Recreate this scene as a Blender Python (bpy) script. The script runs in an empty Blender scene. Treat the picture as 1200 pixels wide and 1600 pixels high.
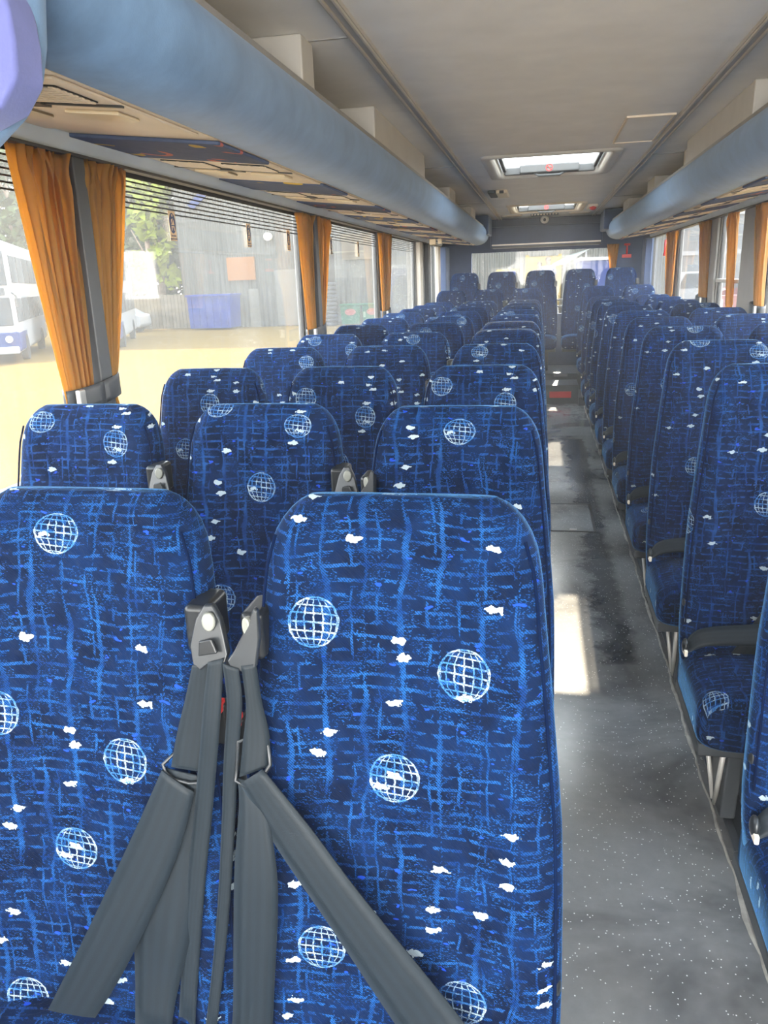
import bpy, bmesh, math, random
from mathutils import Vector, Matrix
random.seed(7)
C = bpy.context.scene.collection
SC = bpy.context.scene
PI = math.pi
V = Vector

# ------------------------------------------------------------------ camera, sky, sun, exposure
F_PX, YAW, PITCH, ROLL, CAM_H = 1200.0, 0.2042, 0.2957, 0.0366, 1.442
cam_d = bpy.data.cameras.new('camera')
cam = bpy.data.objects.new('camera', cam_d); C.objects.link(cam)
cam_d.sensor_fit = 'VERTICAL'; cam_d.sensor_height = 36.0
cam_d.lens = 36.0 * F_PX / 1600.0
cam_d.clip_start = 0.02; cam_d.clip_end = 400
fw = V((-math.sin(YAW)*math.cos(PITCH), math.cos(YAW)*math.cos(PITCH), -math.sin(PITCH)))
rt = V((math.cos(YAW), math.sin(YAW), 0)); up = rt.cross(fw)
cr, sr = math.cos(ROLL), math.sin(ROLL)
r2 = cr*rt - sr*up; u2 = sr*rt + cr*up
M = Matrix.Identity(4)
for i in range(3):
    M[i][0] = r2[i]; M[i][1] = u2[i]; M[i][2] = -fw[i]
M[2][3] = CAM_H
cam.matrix_world = M
SC.camera = cam

W = bpy.data.worlds.new('sky'); SC.world = W; W.use_nodes = True
wn = W.node_tree; wn.nodes.clear()
wo = wn.nodes.new('ShaderNodeOutputWorld'); wb = wn.nodes.new('ShaderNodeBackground')
wt = wn.nodes.new('ShaderNodeTexCoord'); wx = wn.nodes.new('ShaderNodeSeparateXYZ')
wr = wn.nodes.new('ShaderNodeValToRGB')
wn.links.new(wt.outputs['Generated'], wx.inputs[0]); wn.links.new(wx.outputs['Z'], wr.inputs[0])
wr.color_ramp.elements[0].position = 0.0; wr.color_ramp.elements[0].color = (1.0, .96, .88, 1)
wr.color_ramp.elements[1].position = 0.7; wr.color_ramp.elements[1].color = (.62, .80, 1.0, 1)
wn.links.new(wr.outputs[0], wb.inputs[0]); wb.inputs[1].default_value = 4.0
wn.links.new(wb.outputs[0], wo.inputs[0])

sun_d = bpy.data.lights.new('sun', 'SUN'); sun_d.energy = 9.0; sun_d.angle = math.radians(.6)
sun_d.color = (1.0, .90, .74)
sun = bpy.data.objects.new('sun', sun_d); C.objects.link(sun)
sun.location = (2, 30, 25)
sun.rotation_euler = V((-.06, -1.14, -1.0)).to_track_quat('-Z', 'Y').to_euler()

# added area lamp at the windscreen opening behind the camera, brightens the interior
ws_d = bpy.data.lights.new('windscreen_fill', 'AREA'); ws_d.shape = 'RECTANGLE'; ws_d.size = 2.2; ws_d.size_y = 1.2
ws_d.energy = 32; ws_d.color = (1.0, .97, .92)
ws = bpy.data.objects.new('windscreen_fill', ws_d); C.objects.link(ws)
ws.location = (0, -1.7, 1.25); ws.rotation_euler = V((0, 1, .12)).to_track_quat('-Z', 'Y').to_euler()

SC.view_settings.view_transform = 'Standard'; SC.view_settings.look = 'None'
SC.view_settings.gamma = 1.0; SC.view_settings.use_curve_mapping = False
SC.view_settings.exposure = 1.85
SC.cycles.max_bounces = 10; SC.cycles.diffuse_bounces = 5; SC.cycles.transparent_max_bounces = 24
SC.cycles.caustics_reflective = False; SC.cycles.caustics_refractive = False
SC.cycles.sample_clamp_indirect = 6

# ------------------------------------------------------------------ materials
class NT:
    def __init__(s, name):
        s.m = bpy.data.materials.new(name); s.m.use_nodes = True
        s.t = s.m.node_tree; s.t.nodes.clear()
        s.out = s.t.nodes.new('ShaderNodeOutputMaterial')
    def n(s, typ, **k):
        nd = s.t.nodes.new(typ)
        for a, b in k.items(): setattr(nd, a, b)
        return nd
    def l(s, a, b): s.t.links.new(a, b)
    def _in(s, nd, i, v):
        if isinstance(v, (int, float)): nd.inputs[i].default_value = v
        elif isinstance(v, (tuple, list)): nd.inputs[i].default_value = tuple(v) if len(v) != 3 or nd.inputs[i].type == 'VECTOR' else (*v, 1)
        else: s.l(v, nd.inputs[i])
    def math(s, op, a, b=0.0, c=None, clamp=False):
        nd = s.n('ShaderNodeMath', operation=op); nd.use_clamp = clamp
        s._in(nd, 0, a); s._in(nd, 1, b)
        if c is not None: s._in(nd, 2, c)
        return nd.outputs[0]
    def mix(s, f, a, b):
        nd = s.n('ShaderNodeMix', data_type='RGBA')
        s._in(nd, 0, f); s._in(nd, 6, a); s._in(nd, 7, b)
        return nd.outputs[2]
    def comb(s, x, y, z=0.0):
        nd = s.n('ShaderNodeCombineXYZ'); s._in(nd, 0, x); s._in(nd, 1, y); s._in(nd, 2, z); return nd.outputs[0]
    def noise(s, vec, scale, detail=2, rough=.5, dist=0.0):
        nd = s.n('ShaderNodeTexNoise'); s._in(nd, 'Vector', vec)
        nd.inputs['Scale'].default_value = scale; nd.inputs['Detail'].default_value = detail
        nd.inputs['Roughness'].default_value = rough; nd.inputs['Distortion'].default_value = dist
        return nd.outputs[0]
    def ramp(s, f, a, b, c0=(0, 0, 0), c1=(1, 1, 1)):
        nd = s.n('ShaderNodeValToRGB'); s._in(nd, 0, f)
        nd.color_ramp.elements[0].position = a; nd.color_ramp.elements[1].position = b
        nd.color_ramp.elements[0].color = (*c0, 1); nd.color_ramp.elements[1].color = (*c1, 1)
        return nd.outputs[0]
    def coords(s, kind='Object'):
        return s.n('ShaderNodeTexCoord').outputs[kind]
    def bsdf(s, color, rough=.6, metal=0.0, **k):
        b = s.n('ShaderNodeBsdfPrincipled')
        s._in(b, 'Base Color', color); s._in(b, 'Roughness', rough); b.inputs['Metallic'].default_value = metal
        for a, v in k.items(): s._in(b, a.replace('_', ' '), v)
        return b
    def bump(s, h, strength=.3, dist=.01):
        nd = s.n('ShaderNodeBump'); s.l(h, nd.inputs['Height'])
        nd.inputs['Strength'].default_value = strength; nd.inputs['Distance'].default_value = dist
        return nd.outputs[0]
    def done(s, sh):
        s.l(sh, s.out.inputs[0]); return s.m

def simple(name, color, rough=.6, metal=0.0, var=.12, scale=8.0, bump=0.0, **k):
    t = NT(name); co = t.coords()
    n = t.noise(co, scale, 4, .6)
    dark = tuple(c*(1-var) for c in color); lite = tuple(min(1, c*(1+var)) for c in color)
    b = t.bsdf(t.mix(t.ramp(n, .3, .7), dark, lite), rough, metal, **k)
    if bump: t.l(t.bump(t.noise(co, scale*12, 3), bump, .002), b.inputs['Normal'])
    return t.done(b.outputs[0])

PU, PV = 0.40, 0.4525      # repeat of the moquette
def fabric():
    t = NT('blue_moquette')
    uv = t.n('ShaderNodeUVMap', uv_map='UVMap').outputs[0]
    sx = t.n('ShaderNodeSeparateXYZ'); t.l(uv, sx.inputs[0])
    oi = t.n('ShaderNodeObjectInfo'); sc = t.n('ShaderNodeSeparateColor'); t.l(oi.outputs['Color'], sc.inputs[0])
    # pattern coordinates in metres, shifted from seat to seat by the object colour
    u = t.math('SUBTRACT', sx.outputs[0], sc.outputs[0]); v = t.math('SUBTRACT', sx.outputs[1], sc.outputs[1])
    vec = t.comb(u, v)
    wob = t.math('MULTIPLY', t.math('SUBTRACT', t.noise(vec, 9, 2), .5), .035)
    wob2 = t.math('MULTIPLY', t.math('SUBTRACT', t.noise(t.comb(v, u, 3.0), 8, 2), .5), .03)
    uw = t.math('ADD', u, wob); vw = t.math('ADD', v, wob2)
    # diagonal weave dots
    weave = t.math('SINE', t.math('MULTIPLY', t.math('ADD', u, v), 1700))
    weave2 = t.math('SINE', t.math('MULTIPLY', t.math('SUBTRACT', u, v), 900))
    wv = t.math('GREATER_THAN', t.math('ADD', weave, t.math('MULTIPLY', weave2, .6)), -.25)
    # vertical bands, wandering
    bu = t.math('PINGPONG', uw, .024)
    vb = t.math('LESS_THAN', t.math('ADD', bu, t.math('MULTIPLY', weave2, .0012)), t.math('MULTIPLY', t.math('MAXIMUM', t.math('SUBTRACT', t.noise(t.comb(t.math('MULTIPLY', u, 1.0), t.math('MULTIPLY', v, .35), 7), 22, 2), .42), 0), .018))
    # horizontal dashed rows
    hv = t.math('PINGPONG', vw, .0085)
    dash = t.noise(t.comb(t.math('MULTIPLY', u, 70), t.math('MULTIPLY', v, 120), 0), 1, 1)
    hb = t.math('MULTIPLY', t.math('LESS_THAN', hv, .0022), t.math('GREATER_THAN', dash, .47))
    fine = t.noise(t.comb(t.math('MULTIPLY', u, 260), t.math('MULTIPLY', v, 520), 5), 1, 1)
    speck = t.math('MULTIPLY', t.math('GREATER_THAN', fine, .58), t.math('GREATER_THAN', t.noise(vec, 26, 2), .5))
    vdash = t.math('MULTIPLY', t.math('LESS_THAN', t.math('PINGPONG', t.math('ADD', uw, .013), .017), .0016),
                   t.math('GREATER_THAN', t.noise(t.comb(t.math('MULTIPLY', u, 60), t.math('MULTIPLY', v, 22), 9), 1, 1), .5))
    lines = t.math('MAXIMUM', t.math('MAXIMUM', vb, hb), t.math('MAXIMUM', speck, vdash))
    lines = t.math('MULTIPLY', lines, t.math('ADD', t.math('MULTIPLY', wv, .75), .25))
    big = t.ramp(t.noise(vec, 16, 3), .35, .65)
    base = t.mix(big, (.0012, .0048, .019), (.0020, .011, .045))
    lc = t.mix(t.ramp(t.noise(vec, 34, 2), .35, .7), (.0025, .023, .105), (.010, .074, .24))
    col = t.mix(lines, base, lc)
    # odd solid royal blue stitches
    solid = t.math('GREATER_THAN', t.noise(t.comb(t.math('MULTIPLY', u, 45), t.math('MULTIPLY', v, 75), 12), 1, 2), .70)
    col = t.mix(solid, col, (.008, .045, .34))
    # white flecks like little birds
    dn = t.n('ShaderNodeTexNoise'); t._in(dn, 'Vector', vec); dn.inputs['Scale'].default_value = 130; dn.inputs['Detail'].default_value = 2
    add = t.n('ShaderNodeVectorMath', operation='MULTIPLY_ADD'); t.l(dn.outputs['Color'], add.inputs[0]); add.inputs[1].default_value = (.026, .014, 0)
    t.l(vec, add.inputs[2])
    mp = t.n('ShaderNodeMapping'); t.l(add.outputs[0], mp.inputs[0]); mp.inputs['Scale'].default_value = (12, 25, 1); mp.inputs['Rotation'].default_value = (0, 0, .08)
    vo = t.n('ShaderNodeTexVoronoi', voronoi_dimensions='2D'); t.l(mp.outputs[0], vo.inputs['Vector']); vo.inputs['Scale'].default_value = 1.0
    sv = t.n('ShaderNodeSeparateColor'); t.l(vo.outputs['Color'], sv.inputs[0])
    fl = t.math('LESS_THAN', vo.outputs['Distance'], t.math('MULTIPLY', t.math('GREATER_THAN', sv.outputs[0], .66), .12))
    col = t.mix(fl, col, (.30, .36, .39))
    # wire globes
    best = None
    for cu, cv in ((0, 0), (.189, -.057), (.102, -.198)):
        du = t.math('WRAP', t.math('SUBTRACT', u, cu), PU/2, -PU/2)
        dv = t.math('WRAP', t.math('SUBTRACT', v, cv), PV/2, -PV/2)
        X = t.math('DIVIDE', du, .0325); Y = t.math('DIVIDE', dv, .0325)
        X = t.math('ADD', X, t.math('MULTIPLY', t.math('SUBTRACT', t.noise(vec, 120, 1), .5), .12))
        Y2 = t.math('ADD', Y, t.math('MULTIPLY', X, .1))
        r2_ = t.math('ADD', t.math('MULTIPLY', X, X), t.math('MULTIPLY', Y, Y))
        ins = t.math('LESS_THAN', r2_, 1.0)
        rim = t.math('MULTIPLY', ins, t.math('GREATER_THAN', r2_, .88))
        cy = t.math('SQRT', t.math('MAXIMUM', t.math('SUBTRACT', 1.0, t.math('MULTIPLY', Y, Y)), .02))
        lon = t.math('ARCSINE', t.math('MAXIMUM', t.math('MINIMUM', t.math('DIVIDE', X, cy), .999), -.999))
        lat = t.math('ARCSINE', t.math('MAXIMUM', t.math('MINIMUM', Y2, .999), -.999))
        g1 = t.math('LESS_THAN', t.math('PINGPONG', lon, .19), .034)
        g2 = t.math('LESS_THAN', t.math('PINGPONG', lat, .18), .036)
        g = t.math('MULTIPLY', ins, t.math('MAXIMUM', t.math('MAXIMUM', g1, g2), rim))
        best = g if best is None else t.math('MAXIMUM', best, g)
    br = t.math('GREATER_THAN', t.noise(vec, 420, 1), .47)
    gc = t.mix(t.ramp(t.noise(vec, 45, 1), .42, .58), (.035, .13, .32), (.27, .35, .41))
    col = t.mix(t.math('MULTIPLY', best, t.math('ADD', t.math('MULTIPLY', br, .6), .4)), col, gc)
    b = t.bsdf(col, .9, 0)
    b.inputs['Specular IOR Level'].default_value = .10
    b.inputs['Sheen Weight'].default_value = .48; b.inputs['Sheen Roughness'].default_value = .22
    b.inputs['Sheen Tint'].default_value = (.18, .52, 1.0, 1)
    t.l(t.bump(weave, .25, .0006), b.inputs['Normal'])
    return t.done(b.outputs[0])

def floor_mat():
    t = NT('grey_vinyl_floor'); co = t.coords()
    sx = t.n('ShaderNodeSeparateXYZ'); t.l(co, sx.inputs[0])
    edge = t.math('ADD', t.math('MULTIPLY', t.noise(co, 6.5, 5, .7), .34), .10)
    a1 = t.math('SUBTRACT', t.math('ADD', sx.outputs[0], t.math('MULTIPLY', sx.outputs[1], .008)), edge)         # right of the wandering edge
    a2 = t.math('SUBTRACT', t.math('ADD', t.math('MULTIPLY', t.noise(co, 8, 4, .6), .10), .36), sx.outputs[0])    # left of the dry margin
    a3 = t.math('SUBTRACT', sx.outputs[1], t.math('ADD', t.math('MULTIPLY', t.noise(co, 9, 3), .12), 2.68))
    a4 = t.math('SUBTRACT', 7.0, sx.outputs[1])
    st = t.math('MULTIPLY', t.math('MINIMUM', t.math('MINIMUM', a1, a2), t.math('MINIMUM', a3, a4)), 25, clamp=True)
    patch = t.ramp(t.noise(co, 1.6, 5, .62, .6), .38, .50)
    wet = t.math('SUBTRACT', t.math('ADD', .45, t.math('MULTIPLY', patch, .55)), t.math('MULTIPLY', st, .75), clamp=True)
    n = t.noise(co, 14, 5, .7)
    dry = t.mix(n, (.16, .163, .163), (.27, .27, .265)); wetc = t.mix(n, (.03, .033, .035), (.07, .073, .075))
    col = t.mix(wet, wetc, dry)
    vo = t.n('ShaderNodeTexVoronoi'); t.l(co, vo.inputs['Vector']); vo.inputs['Scale'].default_value = 150
    sv = t.n('ShaderNodeSeparateColor'); t.l(vo.outputs['Color'], sv.inputs[0])
    gl = t.math('MULTIPLY', t.math('LESS_THAN', vo.outputs['Distance'], .25), t.math('GREATER_THAN', sv.outputs[1], .88))
    col = t.mix(gl, col, (.75, .76, .74))
    rg = t.math('ADD', t.math('MULTIPLY', wet, .06), .13)
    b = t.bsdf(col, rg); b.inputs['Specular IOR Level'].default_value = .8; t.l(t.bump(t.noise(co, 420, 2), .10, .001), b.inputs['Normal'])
    return t.done(b.outputs[0])

def glass_mat(name, dust, tint=(1, 1, 1), streak=True):
    t = NT(name); co = t.coords()
    tr = t.n('ShaderNodeBsdfTransparent'); tr.inputs[0].default_value = (*tint, 1)
    gl = t.n('ShaderNodeBsdfGlossy'); gl.inputs['Roughness'].default_value = .03
    tl = t.n('ShaderNodeBsdfTranslucent'); tl.inputs[0].default_value = (.42, .40, .36, 1)
    mp = t.n('ShaderNodeMapping'); t.l(co, mp.inputs[0]); mp.inputs['Scale'].default_value = (1, 9, .8)
    n = t.noise(mp.outputs[0], 3.0, 5, .65)
    n2 = t.noise(co, 1.1, 3, .5)
    f = t.math('MULTIPLY', t.math('ADD', t.math('MULTIPLY', t.ramp(n, .3, .8), .35), t.math('MULTIPLY', n2, 1.4)), dust, clamp=True)
    m1 = t.n('ShaderNodeMixShader'); t.l(f, m1.inputs[0]); t.l(tr.outputs[0], m1.inputs[1]); t.l(tl.outputs[0], m1.inputs[2])
    lw = t.n('ShaderNodeLayerWeight'); lw.inputs[0].default_value = .5
    fr = t.math('ADD', t.math('MULTIPLY', t.math('POWER', lw.outputs['Facing'], 4.0), .30), .02)
    m2 = t.n('ShaderNodeMixShader'); t.l(fr, m2.inputs[0]); t.l(m1.outputs[0], m2.inputs[1]); t.l(gl.outputs[0], m2.inputs[2])
    return t.done(m2.outputs[0])

def curtain_mat():
    t = NT('orange_curtain_cloth'); co = t.coords()
    n = t.noise(co, 6, 4, .6)
    col = t.mix(n, (.33, .175, .038), (.50, .28, .065))
    d = t.bsdf(col, .8); d.inputs['Sheen Weight'].default_value = .2
    tl = t.n('ShaderNodeBsdfTranslucent'); t.l(t.mix(n, (.68, .38, .05), (.84, .50, .09)), tl.inputs[0])
    m = t.n('ShaderNodeMixShader'); m.inputs[0].default_value = .55
    t.l(d.outputs[0], m.inputs[1]); t.l(tl.outputs[0], m.inputs[2])
    t.l(t.bump(t.noise(co, 300, 2), .2, .001), d.inputs['Normal'])
    return t.done(m.outputs[0])

def velour(name, color):
    t = NT(name); co = t.coords()
    n = t.noise(co, 7, 5, .65); f = t.noise(co, 240, 2)
    col = t.mix(t.ramp(n, .3, .7), tuple(c*.82 for c in color), tuple(min(1, c*1.15) for c in color))
    b = t.bsdf(col, .75); b.inputs['Sheen Weight'].default_value = .35; b.inputs['Sheen Roughness'].default_value = .5
    b.inputs['Sheen Tint'].default_value = (.75, .85, 1, 1)
    t.l(t.bump(f, .25, .0015), b.inputs['Normal'])
    return t.done(b.outputs[0])

def corrugated(name, color, pitch=.25, axis=0):
    t = NT(name); co = t.coords(); s = t.n('ShaderNodeSeparateXYZ'); t.l(co, s.inputs[0])
    w = t.math('SINE', t.math('MULTIPLY', s.outputs[axis], 2*PI/pitch))
    mp = t.n('ShaderNodeMapping'); t.l(co, mp.inputs[0]); mp.inputs['Scale'].default_value = (2, 2, .3)
    st = t.noise(mp.outputs[0], 1.5, 4, .6)
    b = t.bsdf(t.mix(st, tuple(c*.8 for c in color), color), .7, Specular_IOR_Level=.05)
    t.l(t.bump(w, 1.0, .05), b.inputs['Normal'])
    return t.done(b.outputs[0])

def ground_mat():
    t = NT('dusty_yard_ground'); co = t.coords()
    n = t.noise(co, .35, 6, .65); f = t.noise(co, 6, 4, .6)
    col = t.mix(n, (.082, .049, .015), (.100, .062, .019)); col = t.mix(t.math('MULTIPLY', f, .4), col, (.055, .038, .016))
    b = t.bsdf(col, 1.0); b.inputs['Specular IOR Level'].default_value = 0; t.l(t.bump(f, .3, .02), b.inputs['Normal'])
    return t.done(b.outputs[0])

def web_mat():
    t = NT('grey_belt_webbing'); uv = t.n('ShaderNodeUVMap', uv_map='UVMap').outputs[0]
    s = t.n('ShaderNodeSeparateXYZ'); t.l(uv, s.inputs[0])
    st = t.math('SINE', t.math('MULTIPLY', s.outputs[0], 30))
    rib = t.math('SINE', t.math('MULTIPLY', s.outputs[1], 4200))
    col = t.mix(t.ramp(t.math('ADD', t.math('MULTIPLY', st, .5), .5), .2, .8), (.0030, .0070, .0105), (.0045, .0095, .0140))
    b = t.bsdf(col, .6); b.inputs['Specular IOR Level'].default_value = .3; b.inputs['Sheen Weight'].default_value = .05; b.inputs['Sheen Tint'].default_value = (.7, .85, 1, 1)
    t.l(t.bump(t.math('ADD', t.math('MULTIPLY', st, .6), t.math('MULTIPLY', rib, .4)), .12, .0004), b.inputs['Normal'])
    return t.done(b.outputs[0])

def light_panel_fabric():
    t = NT('blue_swirl_fabric'); co = t.coords()
    s = t.n('ShaderNodeSeparateXYZ'); t.l(co, s.inputs[0])
    n = t.noise(co, 30, 3)
    col = t.mix(n, (.05, .08, .17), (.10, .14, .26))
    # swirls: rings round scattered points, warm colours
    mp = t.n('ShaderNodeMapping'); t.l(co, mp.inputs[0]); mp.inputs['Scale'].default_value = (6, 5, 1)
    vo = t.n('ShaderNodeTexVoronoi'); t.l(mp.outputs[0], vo.inputs['Vector']); vo.inputs['Scale'].default_value = 1.0
    ring = t.math('LESS_THAN', t.math('ABSOLUTE', t.math('SUBTRACT', vo.outputs['Distance'], .34)), .05)
    arc = t.math('GREATER_THAN', t.noise(co, 9, 1), .5)
    sv = t.n('ShaderNodeSeparateColor'); t.l(vo.outputs['Color'], sv.inputs[0])
    rc = t.mix(t.math('GREATER_THAN', sv.outputs[0], .5), (.55, .16, .14), (.60, .42, .08))
    col = t.mix(t.math('MULTIPLY', ring, arc), col, rc)
    return t.done(t.bsdf(col, .85).outputs[0])

MT = {}
MT['fabric'] = fabric(); MT['floor'] = floor_mat(); MT['web'] = web_mat()
MT['glass_l'] = glass_mat('dusty_window_glass', .115); MT['glass_c'] = glass_mat('window_glass', .08)
MT['glass_r'] = glass_mat('rear_window_glass', .002)
MT['curtain'] = curtain_mat(); MT['rack'] = velour('blue_rack_velour', (.14, .25, .42)); MT['lilac'] = velour('lilac_velour', (.13, .15, .40))
MT['pipe'] = simple('piping_blue', (.002, .007, .028), 1.0, Specular_IOR_Level=.05); MT['guide'] = simple('belt_guide_plastic', (.018, .021, .024), .32, 0, .15); MT['navy'] = velour('navy_wall_carpet', (.035, .06, .13)); MT['ceil'] = simple('grey_ceiling_cloth', (.87, .865, .84), .85, 0, .05, 5, .3)
MT['duct'] = simple('pale_grey_duct', (.62, .61, .58), .6, 0, .05); MT['lip'] = simple('grey_rack_lip', (.36, .36, .36), .5, .1, .08)
MT['rail'] = simple('brushed_rail', (.60, .57, .52), .4, .3, .08); MT['beige'] = simple('beige_plastic', (.82, .72, .58), .5, 0, .05)
MT['strip'] = simple('pale_blue_strip', (.72, .84, .96), .4, 0, .05); MT['black'] = simple('black_plastic', (.012, .014, .016), .35, 0, .2)
MT['dgrey'] = simple('dark_grey_plastic', (.045, .05, .055), .45, 0, .15); MT['steel'] = simple('steel', (.55, .55, .52), .3, .8, .1)
MT['bolt'] = simple('pale_bolt_cap', (.20, .205, .18), .45, .1, .1)
MT['lens'] = simple('cream_lamp_lens', (.78, .68, .50), .3, 0, .04); MT['red'] = simple('red_plastic', (.62, .03, .03), .4, 0, .08)
MT['pillar'] = simple('grey_pillar_trim', (.19, .18, .17), .6, 0, .08); MT['cream'] = simple('cream_door_frame', (.55, .50, .42), .5, 0, .08)
MT['wall'] = simple('grey_side_trim', (.09, .10, .12), .8, 0, .15); MT['sill'] = simple('pale_blue_sill', (.36, .44, .56), .5, 0, .08)
MT['ground'] = ground_mat(); MT['shed'] = corrugated('grey_shed_sheet', (.062, .061, .055), .30); MT['shedw'] = corrugated('white_fence_sheet', (.085, .085, .075), .18)
MT['white'] = simple('white_paint', (.17, .17, .17), .35, 0, .05, Specular_IOR_Level=.06); MT['bgrey'] = simple('pale_grey_panel', (.08, .075, .065), .5, 0, .06, Specular_IOR_Level=.06)
MT['bblue'] = simple('blue_paint', (.01, .02, .07), .35, 0, .1, Specular_IOR_Level=.06); MT['darkglass'] = simple('vehicle_glass', (.03, .035, .04), .4, 0, .3, 1.5, Specular_IOR_Level=.06)
MT['cblue'] = simple('container_blue', (.015, .028, .11), .6, 0, .2, 3, Specular_IOR_Level=.06); MT['wood'] = simple('weathered_boards', (.075, .06, .042), .8, 0, .3, 2, Specular_IOR_Level=.06)
MT['rubber'] = simple('tyre_rubber', (.03, .03, .032), .7, 0, .2, Specular_IOR_Level=.06); MT['green'] = simple('green_bin_plastic', (.006, .05, .028), .45, 0, .1, Specular_IOR_Level=.06)
MT['yellow'] = simple('yellow_sheet', (.115, .075, .002), .6, 0, .1, Specular_IOR_Level=.06); MT['orange'] = simple('orange_panel', (.13, .055, .02), .6, 0, .1, Specular_IOR_Level=.06)
MT['leaf'] = simple('leaf_green', (.030, .040, .014), .6, 0, .5, 1.3, Specular_IOR_Level=.06); MT['leafy'] = simple('leaf_yellow_green', (.11, .13, .01), .6, 0, .3, 1.3, Specular_IOR_Level=.06)
MT['bark'] = simple('bark', (.16, .12, .09), .9, 0, .3, Specular_IOR_Level=.06); MT['canopy'] = simple('white_canopy_cloth', (.16, .155, .13), .7, 0, .04, Specular_IOR_Level=.06)
MT['skin'] = simple('skin', (.10, .06, .045), .6, 0, .05, Specular_IOR_Level=.06); MT['shirt'] = simple('dark_shirt', (.05, .06, .10), .8, Specular_IOR_Level=.06); MT['trous'] = simple('dark_trousers', (.03, .03, .04), .8, Specular_IOR_Level=.06)
MT['hair'] = simple('dark_hair', (.02, .015, .012), .7, Specular_IOR_Level=.06); MT['pink'] = simple('pinkish_label', (.15, .05, .045), .5, 0, .15, Specular_IOR_Level=.06)
MT['carred'] = simple('red_car_paint', (.07, .01, .015), .25, .1, .1, Specular_IOR_Level=.06); MT['carwhite'] = simple('white_car_paint', (.15, .15, .15), .25, .1, .05, Specular_IOR_Level=.06)
MT['cardark'] = simple('dark_car_paint', (.05, .055, .06), .25, .2, .1, Specular_IOR_Level=.06); MT['stickerbg'] = simple('peach_sticker', (.74, .55, .34), .6, 0, .04)
MT['stickerb'] = simple('sticker_navy', (.04, .06, .16), .6, 0, .04); MT['dirt'] = simple('dried_sealant', (.34, .32, .28), .8, 0, .3, 20)
MT['hatchgrey'] = simple('hatch_grey_plastic', (.07, .075, .08), .5, 0, .08)
def acrylic():
    t = NT('hatch_acrylic'); tr = t.n('ShaderNodeBsdfTransparent'); tr.inputs[0].default_value = (.84, .82, .78, 1)
    tl = t.n('ShaderNodeBsdfTranslucent'); tl.inputs[0].default_value = (.75, .75, .73, 1)
    m = t.n('ShaderNodeMixShader'); t._in(m, 0, t.math('ADD', t.math('MULTIPLY', t.noise(t.coords(), 4, 2), .1), .20)); t.l(tr.outputs[0], m.inputs[1]); t.l(tl.outputs[0], m.inputs[2])
    return t.done(m.outputs[0])
MT['acrylic'] = acrylic()

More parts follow.
